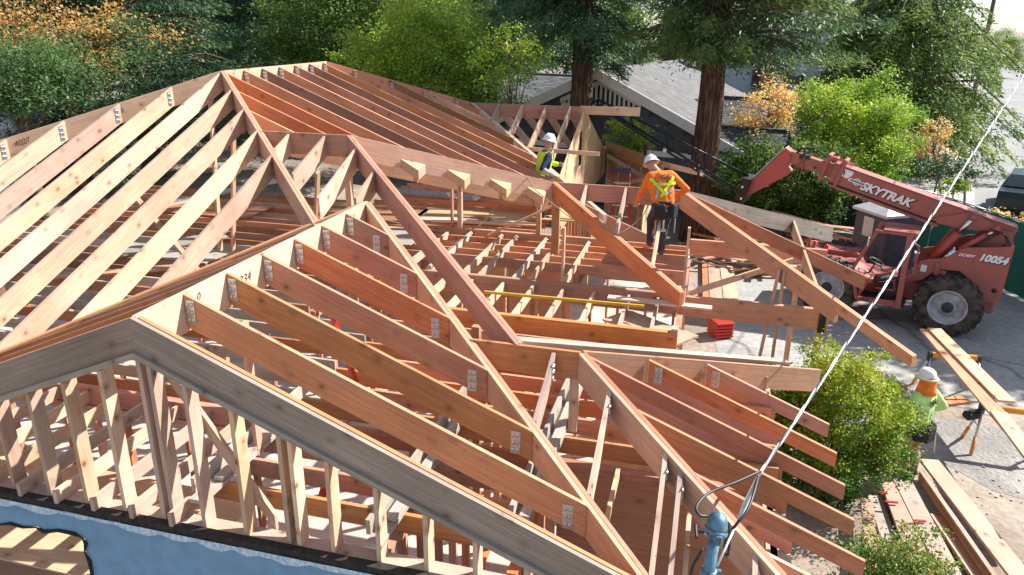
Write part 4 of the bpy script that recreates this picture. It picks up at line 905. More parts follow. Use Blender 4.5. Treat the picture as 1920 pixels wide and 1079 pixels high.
# front deck and fenders
mb = MB(); mb.prism([(1.9, 1.02), (3.35, 1.0), (3.4, 1.12), (3.2, 1.2), (2.0, 1.22)], 'y', -.95, .35); tp('front_deck', mb, 'machine')
mb = MB(); mb.prism([(2.0, 1.2), (3.0, 1.2), (2.9, 1.32), (2.1, 1.32)], 'y', -.8, -.15); tp('hood', mb, 'machine')
mb = MB(); mb.box((2.55, -.3, 1.36), (.28, .05, .012)); tp('hood_slot', mb, 'black')
mb = MB(); mb.tube([(3.2, .3, 1.1), (3.22, .32, 1.95)], .05, 8); mb.tube([(3.2, .3, 1.1), (3.05, .3, 1.6)], .05, 8); tp('mirror_post', mb, 'machine2')
mb = MB(); mb.box((3.22, .38, 1.95), (.04, .16, .22), bevel=.015); tp('mirror', mb, 'chrome')
mb = MB(); mb.lathe([(0, 0), (.05, 0), (.055, .05), (.055, .3), (.03, .34), (0, .35)], 12, 0, Matrix.Translation((2.8, .3, 1.22))); tp('extinguisher', mb, 'red')
# open cab
Y0, Y1 = .25, 1.08
mb = MB(); mb.box((1.35, .66, .56), (1.0, .86, .06)); tp('cab_floor', mb, 'seat')
mb = MB(); mb.prism([(1.0, .52), (1.83, .52), (1.86, .62), (1.0, .66)], 'y', Y1 - .03, Y1 + .02); tp('step_plate', mb, 'machine')
for i in range(4): mb = MB(); mb.box((1.62 + .05 * i, Y1 + .022, .58), (.03, .006, .05)); tp('step_hole', mb, 'black')
def bar(pts, r=.035, name='cab_post', mat='machine'):
    mb = MB()
    for i in range(len(pts) - 1):
        p, q = Vector(pts[i]), Vector(pts[i + 1]); x = (q - p).normalized(); L_ = (q - p).length
        a = Vector((0, 1, 0)); yv = a - x * a.dot(x); yv.normalize(); z = x.cross(yv); m3 = Matrix((x, yv, z)).transposed(); mb.box((p + q) / 2, (L_ + r * 1.6, r * 2, r * 2), 0, m3, bevel=.008)
    return tp(name, mb, mat)
bar([(.98, Y1, .55), (1.0, Y1, 2.2)], .06); bar([(.98, Y0, .9), (1.0, Y0, 2.2)], .05)
bar([(1.68, Y1, 2.22), (2.05, Y1, 1.28), (1.88, Y1, .58)], .035); bar([(1.68, Y0, 2.22), (2.05, Y0, 1.28)], .035)
bar([(.84, Y1, 2.24), (1.70, Y1, 2.24)], .03); bar([(.84, Y0, 2.24), (1.70, Y0, 2.24)], .03); bar([(1.70, Y0, 2.24), (1.70, Y1, 2.24)], .03); bar([(2.05, Y0, 1.28), (2.05, Y1, 1.28)], .03)
mb = MB(); mb.box((1.18, .66, 2.28), (.75, .86, .03), bevel=.01); mb.box((1.35, .9, 2.3), (.3, .03, .02)); tp('cab_roof', mb, 'machine')
mb = MB(); mb.prism([(2.03, 1.26), (2.06, 1.2), (1.62, .98), (1.6, 1.04)], 'y', Y0, Y1); mb.prism([(2.03, 1.2), (1.86, .6), (1.82, .6), (1.66, 1.0)], 'y', Y0, Y1 - .1); tp('dash', mb, 'machine2')
mb = MB(); mb.box((1.28, .62, .98), (.42, .46, .12), bevel=.04); mb.box((1.06, .62, 1.28), (.1, .44, .5), bevel=.04); mb.box((1.28, .62, .75), (.3, .3, .35)); tp('driver_seat', mb, 'seat')
mb = MB(); mb.tube([(1.75, .62, 1.05), (1.62, .62, 1.38)], .02, 6); mb.lathe([(.17, -.015), (.19, 0), (.17, .015), (.155, 0), (.17, -.015)], 20, 0, Matrix.Translation((1.61, .62, 1.4)) @ Matrix.Rotation(-.4, 4, 'Y')); mb.box((1.61, .62, 1.4), (.02, .34, .02)); tp('steering_wheel', mb, 'black')
mb = MB(); mb.tube([(1.45, .3, 1.1), (1.6, .33, 1.3)], .015, 6); mb.tube([(1.5, .9, .8), (1.55, .95, 1.15)], .015, 6); tp('lever', mb, 'black')
bar([(.93, Y1, 2.1), (.78, Y1, 2.0), (.80, Y1, 1.35), (.93, Y1, 1.25)], .02, 'guard_loop'); bar([(1.45, Y1, 1.05), (1.15, Y1, 1.15), (1.1, Y1, .9), (1.5, Y1, .9)], .012, 'hand_rail')
mb = MB(); mb.box((1.82, Y1 + .06, 1.98), (.03, .14, .2), bevel=.01); mb.tube([(1.78, Y1, 2.0), (1.82, Y1 + .06, 1.98)], .012, 6); tp('mirror', mb, 'chrome')
# boom
bw = .19; Yc = .0
mb = MB(); mb.prism([(-1.02, 2.47), (-.97, 2.28), (-.6, 2.42), (.1, 2.32), (.62, 2.44), (2.99, 3.09), (2.91, 3.52)], 'y', -bw, bw); bo = tp('boom', mb, 'machine')
mb = MB(); mb.prism([(-1.0, 2.485), (2.91, 3.532), (2.91, 3.55), (-1.0, 2.505)], 'y', -bw - .03, bw + .03); tp('boom_flange', mb, 'machine', bo)
mb = MB(); mb.prism([(.55, 2.30), (2.96, 2.97), (2.98, 3.03), (.5, 2.36)], 'y', -.1, bw + .02); tp('boom_rail', mb, 'machine', bo)
mb = MB(); mb.prism([(.55, 2.37), (2.9, 3.02), (2.9, 3.07), (.5, 2.41)], 'y', -.08, bw - .02); tp('boom_gap', mb, 'black', bo)
mb = MB(); mb.prism([(-.75, 2.40), (-.15, 2.34), (.55, 2.40), (.62, 2.52), (.1, 2.68), (-.1, 2.76), (-.3, 2.66)], 'y', bw + .001, bw + .05); tp('pivot_plate', mb, 'machine', bo)
mb = MB(); mb.lathe([(0, 0), (.05, 0), (.05, .12), (0, .12)], 14, 0, Matrix.Translation((-.14, bw + .04, 2.64)) @ Matrix.Rotation(-math.pi / 2, 4, 'X')); tp('pin', mb, 'chrome', bo)
for x in (2.75, 3.12):
    mb = MB(); z = 2.47 + (x + 1.0) * .268; mb.box((x, 0, z - .16), (.09, .5, .66), 0, Matrix.Rotation(-.26, 3, 'Y'), bevel=.015); tp('boom_collar', mb, 'machine', bo)
mb = MB(); mb.prism([(2.9, 3.14), (4.02, 3.44), (3.97, 3.72), (2.9, 3.46)], 'y', -.13, .13); ib = tp('inner_boom', mb, 'machine')
for x in (3.15, 3.35): mb = MB(); mb.lathe([(0, 0), (.03, 0), (.03, .008), (0, .008)], 10, 0, Matrix.Translation((x, .131, 3.28 + (x - 3) * .268)) @ Matrix.Rotation(-math.pi / 2, 4, 'X')); tp('bolt_hole', mb, 'black', ib)
for a_, b_ in (((3.62, 3.62), (3.85, 3.25)), ((3.62, 3.62), (3.65, 3.2))): mb = MB(); mb.tube([(a_[0], .15, a_[1]), (b_[0], .17, b_[1])], .015, 6); tp('hose_guard', mb, 'machine2', ib)
mb = MB(); mb.lathe([(.06, -.1), (.1, -.1), (.1, .1), (.06, .1)], 16, 0, Matrix.Translation((3.72, 0, 3.72)) @ Matrix.Rotation(math.pi / 2, 4, 'X')); mb.tube([(3.72, .05, 3.8), (3.4, .05, 3.82), (3.15, .05, 3.66), (2.9, .05, 3.6)], .022, 6); mb.box((3.62, 0, 3.6), (.25, .3, .1)); tp('hose_reel', mb, 'black')
mb = MB(); mb.tube([(3.0, .1, 3.66), (2.5, .1, 3.5)], .02, 6); mb.tube([(3.0, -.1, 3.66), (2.5, -.1, 3.5)], .02, 6); mb.box((2.95, 0, 3.62), (.2, .3, .08), bevel=.02); tp('hose_rack', mb, 'machine2')
mb = MB(); mb.prism([(4.07, 3.78), (4.17, 3.68), (4.88, 2.82), (4.95, 2.5), (4.88, 2.48), (3.95, 3.14), (3.9, 3.22), (4.0, 3.32), (3.96, 3.46), (3.94, 3.70)], 'y', -.17, .17); gn = tp('gooseneck', mb, 'machine2')
mb = MB(); mb.prism([(4.07, 3.79), (4.18, 3.69), (4.89, 2.83), (4.91, 2.85), (4.19, 3.72), (4.08, 3.81)], 'y', -.2, .2); tp('gooseneck_flange', mb, 'rim', gn)
mb = MB(); mb.prism([(4.8, 2.95), (5.02, 2.98), (5.15, 2.4), (4.92, 2.32)], 'y', -.36, .36); qa_ = tp('attach_plate', mb, 'jib')
for z in (2.45, 2.75): mb = MB(); mb.lathe([(0, 0), (.035, 0), (.03, .02), (0, .02)], 10, 0, Matrix.Translation((4.98, .361, z)) @ Matrix.Rotation(-math.pi / 2, 4, 'X')); tp('bolt', mb, 'chrome', qa_)
# cylinders
def cyl(p, q, f, r1, r2):
    p, q = Vector(p), Vector(q); m_ = p.lerp(q, f); mb = MB(); mb.tube([p, m_], r1, 14); c = tp('cylinder', mb, 'machine2'); mb = MB(); mb.tube([m_, q], r2, 12); tp('rod', mb, 'chrome', c); mb = MB(); mb.lathe([(0, -.06), (.075, -.06), (.075, .06), (0, .06)], 12, 0, Matrix.Translation(q) @ Matrix.Rotation(math.pi / 2, 4, 'X')); tp('rod_eye', mb, 'machine', c)
cyl((.52, .36, 1.5), (-.14, .3, 2.64), .66, .09, .05); cyl((.52, -.36, 1.5), (-.14, -.3, 2.64), .66, .09, .05)
cyl((-.02, .50, 1.92), (-.62, .42, 2.45), .72, .07, .035)
mb = MB(); mb.tube([(.0, .56, 1.86), (-.35, .54, 2.16), (-.62, .5, 2.36), (-.72, .45, 2.42)], .022, 6); mb.tube([(-.55, .5, 2.44), (-.8, .52, 2.38), (-.92, .55, 2.2), (-.8, .58, 2.06), (-.5, .6, 2.02)], .022, 6); mb.tube([(-.5, .46, 2.46), (-.75, .48, 2.42), (-.86, .5, 2.22), (-.74, .55, 2.08)], .018, 6); tp('hose', mb, 'black')
mb = MB(); mb.prism([(-.98, 2.1), (-.95, 2.4), (-.6, 2.46), (-.3, 2.2), (-.2, 2.0)], 'y', .28, .36); mb.prism([(-.98, 2.1), (-.95, 2.4), (-.6, 2.46), (-.3, 2.2), (-.2, 2.0)], 'y', -.36, -.28); tp('boom_ear', mb, 'machine')
mb = MB(); mb.tube([(.30, .50, 1.62), (.05, .52, 1.9)], [.05, .09], 12); tp('work_light', mb, 'chrome')
# lettering
def letter(par, txt, x, z, y, size, mat, ang=0.0, bold=0.0, depth=.003):
    m = Matrix.Translation((x, y, z)) @ Matrix.Rotation(ang, 4, 'Y') @ Matrix(((-1, 0, 0, 0), (0, 0, 1, 0), (0, 1, 0, 0), (0, 0, 0, 1)))
    return flat_text('lettering', txt, size, mat, par, world_of(tele) @ m, shear=.28, bold=bold, depth=depth)
sa = math.atan(.268)
letter(bo, 'SKYTRAK', 1.69, 2.905, bw + .004, .27, 'black', -sa, .024, .001); letter(bo, 'SKYTRAK', 1.705, 2.92, bw + .007, .27, 'decal', -sa, .012, .002)
letter(tele, '10054', -.67, 1.835, .688, .215, 'black', -.03, .02, .001); letter(tele, '10054', -.66, 1.848, .692, .215, 'decal', -.03, .012, .002)
mb = MB(); mb.box((-.16, .684, 1.855), (.36, .005, .12)); tp('number_plate', mb, 'decal_red'); letter(tele, 'DC4R96', -.16, 1.855, .689, .092, 'decal', 0, .003, .001)
mb = MB(); mb.prism([(2.72, 3.44), (2.74, 3.26), (2.6, 3.2), (2.48, 3.28), (2.46, 3.37)], 'y', bw + .002, bw + .006); tp('shield_decal', mb, 'decal', bo)
mb = MB(); mb.prism([(2.68, 3.40), (2.69, 3.28), (2.66, 3.27), (2.65, 3.39)], 'y', bw + .007, bw + .009); tp('shield_stroke', mb, 'navy', bo)
T = Matrix.Translation((2.36, bw + .003, 3.14)) @ Matrix.Rotation(-math.pi / 2, 4, 'X')
mb = MB(); mb.lathe([(.06, 0), (.085, 0), (.085, .004), (.06, .004)], 24, 0, T); tp('ring_emblem', mb, 'decal', bo)
mb = MB(); mb.box((2.36, bw + .006, 3.14), (.40, .006, .075), 0, Matrix.Rotation(-sa, 3, 'Y')); tp('emblem_bar', mb, 'decal', bo)
mb = MB(); mb.box((2.36, bw + .010, 3.14), (.34, .003, .03), 0, Matrix.Rotation(-sa, 3, 'Y')); tp('emblem_stripe', mb, 'navy', bo)
# truss jib on the boom head
jb = empty('truss_jib', tele.matrix_basis @ Vector((5.0, 0, 2.6)), tele.rotation_euler.z, 'black tubular truss jib reaching from the red gooseneck over the roof', 'jib')
J = lambda x, y, z: Vector((x - 5.0, y, z - 2.6))
base3 = [(5.02, -.28, 2.42), (5.02, .28, 2.42), (4.95, 0, 2.98)]; tip3 = [(9.3, -.08, 4.50), (9.3, .08, 4.50), (9.3, 0, 4.66)]
for b_, t_ in zip(base3, tip3): mb = MB(); mb.tube([J(*b_), J(*t_)], .036, 8); mb.build('chord', 'jib', jb)
for f_ in (.02, .27, .52, .76, .97):
    q = [Vector(b_).lerp(Vector(t_), f_) for b_, t_ in zip(base3, tip3)]
    mb = MB()
    for i in range(3): mb.tube([J(*q[i]), J(*q[(i + 1) % 3])], .022, 6)
    mb.build('strut', 'jib', jb)
for f_ in (.25, .5): q = Vector(base3[1]).lerp(Vector(tip3[1]), f_); mb = MB(); mb.box(J(*q) + Vector((0, .03, 0)), (.09, .05, .09)); mb.build('clamp', 'galv', jb)
mb = MB(); mb.lathe([(.05, -.025), (.085, -.025), (.085, .025), (.05, .025), (.05, -.025)], 16, 0, Matrix.Translation(J(9.45, 0, 4.62)) @ Matrix.Rotation(math.pi / 2, 4, 'X')); mb.tube([J(9.3, 0, 4.58), J(9.4, 0, 4.62)], .04, 8); mb.build('hook_ring', 'jib', jb)
mb = MB(); mb.box(J(8.75, 0, 4.38), (.2, .09, .09), 0, Matrix.Rotation(-.4, 3, 'Y')); mb.build('warning_tape', 'yellow', jb)
# ================================================================ workers
def fabric(name, col, var=.12): return plain(name, col, .9, 0, var, 14, .25)
M['skin'] = plain('skin', (.42, .25, .17), .55, 0, .08, 8); M['orange'] = fabric('orange_shirt', (.85, .20, .02)); M['lime'] = fabric('lime_shirt', (.52, .78, .30)); M['navyshirt'] = fabric('navy_shirt', (.012, .028, .09))
M['charcoal'] = fabric('charcoal_trousers', (.055, .055, .07)); M['tan'] = fabric('tan_trousers', (.36, .22, .14)); M['boot'] = fabric('leather_boot', (.17, .085, .045)); M['leather'] = fabric('black_leather', (.025, .022, .022)); M['hatwhite'] = plain('white_hat', (.78, .78, .80), .3, 0, .05)
M['hivis'] = fabric('hivis_yellow', (.62, .80, .05)); M['greycloth'] = fabric('grey_cloth', (.4, .43, .47)); M['flag'] = fabric('orange_hood', (.95, .22, .03)); M['hair'] = plain('dark_hair', (.02, .015, .012), .7); M['bluetool'] = plain('blue_plastic', (.02, .16, .30), .4)
def capsule(mb, p, rp, q, rq, n=12):
    p, q = Vector(p), Vector(q); d = (q - p); L_ = max(d.length, 1e-4); u = d / L_
    pts = [p - u * rp, p - u * rp * .8, p - u * rp * .4, p, p.lerp(q, .5), q, q + u * rq * .4, q + u * rq * .8, q + u * rq]
    mb.tube(pts, [rp * .05, rp * .6, rp * .92, rp, (rp + rq) / 2, rq, rq * .92, rq * .6, rq * .05], n)
def finger_set(mb, wrist, hand, side, mi, curl=.5):
    """palm is in the body; five bent fingers from the palm's end, thumb from its side"""
    w_, h_ = Vector(wrist), Vector(hand); u = (h_ - w_).normalized(); s_ = u.cross(Vector((0, 1, 0))); s_ = s_.normalized() if s_.length > .1 else Vector((1, 0, 0)); c = u.cross(s_)
    if c.y < 0: c = -c
    for i, L_ in enumerate((.068, .078, .072, .058)):
        b = h_ + s_ * (.033 - .022 * i) + u * .012; k1 = b + u * L_ * .5 + c * L_ * .12; k2 = k1 + u * L_ * .3 * (1 - curl) + c * L_ * .45 * curl + u * .008; e = k2 + u * L_ * .2 * (1 - curl) + c * L_ * .35
        mb.tube([b - u * .02, b, k1, k2, e], [.009, .0095, .009, .008, .005], 6, mi)
    b = w_.lerp(h_, .45) + s_ * .036; mb.tube([b - s_ * .01, b + s_ * .018 + u * .025, b + s_ * .022 + u * .055 + c * .015], [.011, .010, .007], 6, mi)
def person(label, loc, rz, caps, mats, head, hat, extra=None, scale=1.0, hands=()):
    """caps: (p, rp, q, rq, material index). Fused into one continuous skin by voxel remeshing."""
    root = empty('person', loc, rz, label, 'person'); root.scale = (scale,) * 3
    mb = MB()
    for p, rp, q, rq, mi in caps: capsule(mb, p, rp, q, rq)
    hc, hd = Vector(head[0]), Vector(head[1]).normalized()         # head centre, facing direction
    hu = Vector(head[2]).normalized(); hr = hd.cross(hu).normalized(); hu = hr.cross(hd)
    HM = Matrix((hr, hd, hu)).transposed().to_4x4(); HM.translation = hc
    mb.lathe([(.0, -.125), (.045, -.118), (.07, -.09), (.078, -.04), (.083, .02), (.080, .07), (.06, .105), (.03, .122), (0, .126)], 16, 0, HM @ Matrix.Diagonal((.95, 1.15, 1, 1)))
    for q, r in (((0, .098, -.02), .016), ((0, .095, -.035), .017), ((0, .075, -.095), .03), ((-.08, -.005, -.01), .02), ((.08, -.005, -.01), .02)):
        mb.lathe([(0, -r), (r * .8, -r * .6), (r, 0), (r * .8, r * .6), (0, r)], 8, 0, HM @ Matrix.Translation(q))
    me = mb.mesh('tmp'); t = bpy.data.objects.new('tmp', me); COL.objects.link(t)
    md = t.modifiers.new('r', 'REMESH'); md.mode = 'VOXEL'; md.voxel_size = .017; sm = t.modifiers.new('s', 'SMOOTH'); sm.iterations = 3; sm.factor = .5
    bm_ = bpy.data.meshes.new_from_object(t.evaluated_get(bpy.context.evaluated_depsgraph_get())); bpy.data.objects.remove(t)
    n = len(bm_.polygons); cen = np.empty(n * 3); bm_.polygons.foreach_get('center', cen); cen = cen.reshape(-1, 3)
    best = np.full(n, 1e9); idx = np.zeros(n, int)
    for p, rp, q, rq, mi in list(caps) + [(hc - hu * .06, .1, hc + hu * .05, .1, 0)]:
        p, q = np.array(p), np.array(q); d = q - p; t_ = np.clip(((cen - p) @ d) / max(d @ d, 1e-9), 0, 1); dist = np.linalg.norm(cen - p - t_[:, None] * d, axis=1) - (rp + (rq - rp) * t_)
        m_ = dist < best; best[m_] = dist[m_]; idx[m_] = mi
    # crumple cloth a little
    nv = len(bm_.vertices); co = np.empty(nv * 3); bm_.vertices.foreach_get('co', co); co = co.reshape(-1, 3)
    co += np.array([[.006 * mnoise.noise(Vector(c) * 14 + Vector((k * 9, 0, 0))) for k in range(3)] for c in co]); 
    v = [tuple(c) for c in co]; f = [tuple(p.vertices) for p in bm_.polygons]
    mb = MB(); mb.add(v, f, 0, True); mb.mi = [int(i) for i in idx]
    for wr, ha, sd_, mi in hands: finger_set(mb, wr, ha, sd_, mi)
    eye = MB()
    body = link('body', mb.mesh('body'), mats, root)
    for s_ in (-1, 1): eye.lathe([(0, -.008), (.009, -.004), (.009, .004), (0, .008)], 8, 0, HM @ Matrix.Translation((s_ * .032, .092, .012)))
    eye.box((0, .094, -.06), (.045, .012, .008), 0, None) if False else eye.lathe([(0, -.022), (.005, -.015), (.006, 0), (.005, .015), (0, .022)], 6, 0, HM @ Matrix.Translation((0, .09, -.062)) @ Matrix.Rotation(math.pi / 2, 4, 'Y'))
    eye.build('face_features', 'hair', root)
    # hard hat
    hm = HM @ Matrix.Translation((0, .0, .045)); mb = MB()
    mb.lathe([(.16, -.012), (.158, .0), (.128, .006), (.124, .05), (.105, .10), (.07, .13), (.03, .143), (0, .145)], 24, 0, hm @ Matrix.Diagonal((.92, 1.06, 1, 1)))
    mb.box(Vector(hm @ Vector((0, 0, .135))), (.02, .16, .02), 0, hm.to_3x3(), bevel=.006)
    h_ = mb.build('hard_hat', hat[0], root)
    if hat[1]: mb = MB(); mb.lathe([(.163, -.016), (.168, -.008), (.163, .0)], 24, 0, hm @ Matrix.Diagonal((.92, 1.06, 1, 1))); mb.build('hat_brim', hat[1], h_)
    return root, body, HM, (co, cen, idx, f)
def offset_shell(name, root, data, sel, off, mat):
    """a garment following the body: the selected faces pushed outward"""
    co, cen, idx, f = data; keep = [i for i in range(len(f)) if sel(cen[i], idx[i])]
    us = sorted({v for i in keep for v in f[i]}); mp = {v: k for k, v in enumerate(us)}
    me = pymesh(name, [co[v] for v in us], [tuple(mp[v] for v in f[i]) for i in keep], True); 
    nn_ = np.empty(len(us) * 3, np.float32); me.vertices.foreach_get('normal', nn_) if False else None
    for v in me.vertices: v.co = v.co + v.normal * off
    return link(name, me, mat, root)
def belt(root, z, r, mat, pouches, cx=0, cy=0):
    mb = MB(); mb.lathe([(r, -.03), (r + .008, -.03), (r + .008, .03), (r, .03)], 24, 0, Matrix.Translation((cx, cy, z)) @ Matrix.Diagonal((1, .78, 1, 1))); tb = mb.build('tool_belt', mat, root)
    for an, w_, h_, m_ in pouches:
        mb = MB(); R = Matrix.Rotation(an, 3, 'Z'); p = Vector((cx, cy, 0)) + R @ Vector((0, -(r + .05), 0)); mb.box((p.x, p.y * .9, z - h_ / 2), (w_, .09, h_), 0, R, bevel=.025); mb.build('pouch', m_, tb)
    return tb
# --- worker in orange on the joists
def legs(kn_r, an_r, kn_l, an_l, mi, mb_, hz=.93):
    r = [((.09, 0, hz - .03), .105, kn_r, .075, mi), (kn_r, .072, an_r, .06, mi), ((-.09, 0, hz - .03), .105, kn_l, .075, mi), (kn_l, .072, an_l, .06, mi)]
    for a_ in (an_r, an_l): a_ = Vector(a_); r.append(((a_.x, a_.y - .03, a_.z - .03), .05, (a_.x, a_.y + .15, a_.z - .045), .04, mb_))
    return r
c2 = [((-.07, 0, .95), .12, (-.16, .20, 1.30), .125, 1), ((.07, 0, .95), .12, (.08, .18, 1.33), .125, 1), ((0, 0, .95), .13, (-.04, .2, 1.34), .14, 1), ((-.21, .22, 1.38), .075, (.14, .2, 1.41), .075, 1),
      ((-.05, .25, 1.42), .055, (-.13, .35, 1.50), .055, 0), ((.15, .19, 1.40), .075, (.41, .08, 1.17), .056, 1), ((.41, .08, 1.17), .055, (.26, .26, 1.0), .042, 1), ((.26, .26, 1.0), .035, (.21, .32, .96), .03, 0),
      ((-.23, .22, 1.37), .075, (-.33, .31, 1.10), .056, 1), ((-.33, .31, 1.10), .054, (-.38, .40, .88), .042, 1), ((-.38, .40, .88), .034, (-.39, .44, .81), .03, 0), ((-.08, 0, .9), .115, (.08, 0, .9), .115, 2)]
c2 += legs((.06, .06, .49), (.02, .0, .09), (-.14, .30, .58), (-.14, .22, .18), 2, 3)
wl = W(3.66, 7.62, 3.0)
r2, b2_, hm2, dt2 = person('worker in orange shirt with safety harness bending over the porch rafters', wl, .05, c2, ['skin', 'orange', 'charcoal', 'boot'], ((-.16, .42, 1.53), (-.1, .8, -.55), (-.15, .5, .8)), ('hatwhite', None), scale=.94, hands=(((.26, .26, 1.0), (.21, .32, .96), 1, 0), ((-.38, .40, .88), (-.39, .44, .81), -1, 0)))
belt(r2, .97, .165, 'leather', ((-.5, .2, .28, 'leather'), (.75, .16, .26, 'leather'), (-.95, .14, .22, 'charcoal'), (1.3, .14, .24, 'leather')))
def strap(root, pts, w_, mat, name='harness_strap'):
    mb = MB(); vs = []; pts = [Vector(p) for p in pts]
    for i, p in enumerate(pts):
        t = (pts[min(i + 1, len(pts) - 1)] - pts[max(i - 1, 0)]).normalized(); s_ = t.cross(Vector((0, -1, .4))).normalized() * w_ / 2; vs += [p + s_, p - s_, p + s_ + Vector((0, .012, -.006)), p - s_ + Vector((0, .012, -.006))]
    fs = []
    for i in range(len(pts) - 1): a_ = i * 4; fs += [(a_, a_ + 1, a_ + 5, a_ + 4), (a_ + 2, a_ + 6, a_ + 7, a_ + 3), (a_, a_ + 4, a_ + 6, a_ + 2), (a_ + 1, a_ + 3, a_ + 7, a_ + 5)]
    mb.add(vs, fs); return mb.build(name, mat, root)
def on_back(data, x, z, off=.012):
    """point on the rear surface of the body at x,z"""
    co = data[0]; d = np.abs(co[:, 0] - x) * 1.0 + np.abs(co[:, 2] - z); k = np.argsort(d)[:14]; j = k[np.argmin(co[k, 1])]; return Vector((x, co[j, 1] - off, z))
def back_strap(root, data, x0, z0, x1, z1, w_, mat, n=7): return strap(root, [on_back(data, x0 + (x1 - x0) * i / n, z0 + (z1 - z0) * i / n) for i in range(n + 1)], w_, mat)
back_strap(r2, dt2, -.24, 1.36, .02, 1.10, .05, 'hivis'); back_strap(r2, dt2, .16, 1.40, -.08, 1.08, .05, 'hivis'); back_strap(r2, dt2, -.2, 1.27, .2, 1.29, .045, 'hivis'); back_strap(r2, dt2, -.08, 1.33, -.16, 1.03, .045, 'greycloth'); back_strap(r2, dt2, .0, 1.12, .15, 1.2, .04, 'greycloth')
def back_print(root, data, x0, z0, mat, seed):
    """round printed emblem on the back of the shirt: arcs and short strokes"""
    rr = random.Random(seed); mb = MB()
    for k in range(16):
        an = k * .393; r_ = .055 if k % 2 else .085
        a_ = on_back(data, x0 + r_ * math.cos(an) * 1.2, z0 + r_ * math.sin(an) * .6, .006); b_ = on_back(data, x0 + (r_ + .0) * math.cos(an + .34) * 1.2, z0 + r_ * math.sin(an + .34) * .6, .006); mb.tube([a_, b_], .008, 5)
    for k in range(5): a_ = on_back(data, x0 - .06 + .03 * k, z0 - .015, .006); b_ = on_back(data, x0 - .05 + .03 * k, z0 + .02, .006); mb.tube([a_, b_], .006, 5)
    mb.build('shirt_print', mat, root)
back_print(r2, dt2, .02, 1.385, 'ink', 1)
mb = MB(); mb.box((-.02, -.16, .62), (.03, .03, .26)); mb.box((-.02, -.16, .5), (.09, .03, .04)); mb.build('hammer', 'galv', r2)
mb = MB(); mb.box((.0, -.2, .86), (.05, .03, .05)); mb.build('tape_measure', 'bluetool', r2)
mb = MB(); mb.tube([(.16, -.1, .95), (.18, -.15, .7), (.19, -.13, .45)], .012, 6); mb.build('lanyard', 'greycloth', r2)
# --- worker in lime at the bush
c3 = [((-.07, 0, .96), .115, (-.12, .02, 1.36), .115, 1), ((.07, 0, .96), .115, (.12, .02, 1.36), .115, 1), ((0, 0, .96), .12, (0, .01, 1.38), .13, 1), ((-.18, .01, 1.42), .075, (.18, .01, 1.42), .075, 1), ((0, 0, 1.46), .06, (0, .02, 1.56), .058, 0),
      ((.2, 0, 1.41), .075, (.40, -.07, 1.17), .058, 1), ((.40, -.07, 1.17), .056, (.27, .14, 1.02), .045, 1), ((.27, .14, 1.02), .035, (.22, .2, .99), .03, 0),
      ((-.2, 0, 1.41), .075, (-.28, .02, 1.14), .058, 1), ((-.28, .02, 1.14), .055, (-.29, .14, .92), .045, 1), ((-.29, .14, .92), .035, (-.29, .19, .86), .03, 0), ((-.08, 0, .9), .115, (.08, 0, .9), .115, 2)]
c3 += legs((.09, .05, .49), (.08, -.02, .10), (-.1, .07, .49), (-.11, .06, .10), 2, 3)
r3, b3_, hm3, dt3 = person('worker in lime shirt and orange neck shade standing at the round bush', (6.24, 10.08, 0), .42, c3, ['skin', 'lime', 'tan', 'boot'], ((0, .03, 1.66), (0, 1, -.05), (0, 0, 1)), ('hatwhite', 'hivis'), scale=1.0, hands=(((.27, .14, 1.02), (.22, .2, .99), 1, 0), ((-.29, .14, .92), (-.29, .19, .86), -1, 0)))
belt(r3, .96, .155, 'leather', ((.1, .22, .26, 'leather'), (-.7, .18, .24, 'leather'), (.95, .16, .26, 'leather'), (1.5, .14, .2, 'boot')))
mb = MB(); mb.lathe([(.115, .08), (.13, .0), (.135, -.07), (.15, -.14), (.165, -.2), (.10, -.205)], 22, 0, Matrix.Translation((0, .0, 1.66)) @ Matrix.Diagonal((.86, .9, 1, 1))); mb.build('neck_shade', 'flag', r3)
back_print(r3, dt3, .06, 1.32, 'ink', 2)
mb = MB(); mb.tube([(.22, -.12, .95), (.28, -.15, .45)], .011, 6); mb.box((.22, -.12, .96), (.11, .03, .035)); mb.build('hammer', 'galv', r3)
mb = MB(); mb.lathe([(.082, -.01), (.09, 0), (.085, .02)], 16, 0, Matrix.Translation((.09, .04, .5))); mb.build('knee_pad', 'flag', r3)
# --- worker in navy among the far rafters
c1 = [((-.06, 0, .96), .11, (-.11, .05, 1.36), .11, 1), ((.06, 0, .96), .11, (.11, .05, 1.36), .11, 1), ((0, 0, .96), .12, (0, .04, 1.38), .125, 1), ((-.17, .05, 1.41), .07, (.17, .05, 1.41), .07, 1), ((0, .06, 1.45), .055, (0, .1, 1.55), .055, 0),
      ((.19, .04, 1.40), .07, (.30, -.16, 1.17), .056, 1), ((.30, -.16, 1.17), .055, (.30, .10, 1.02), .045, 4), ((.30, .10, 1.02), .035, (.3, .17, .98), .03, 0), ((-.19, .05, 1.40), .07, (-.26, .22, 1.2), .055, 1), ((-.26, .22, 1.2), .052, (-.15, .42, 1.15), .042, 1), ((-.15, .42, 1.15), .034, (-.12, .48, 1.14), .03, 0), ((-.08, 0, .9), .11, (.08, 0, .9), .11, 2)]
c1 += legs((.09, .04, .49), (.09, -.02, .09), (-.09, .1, .49), (-.1, .12, .09), 2, 3)
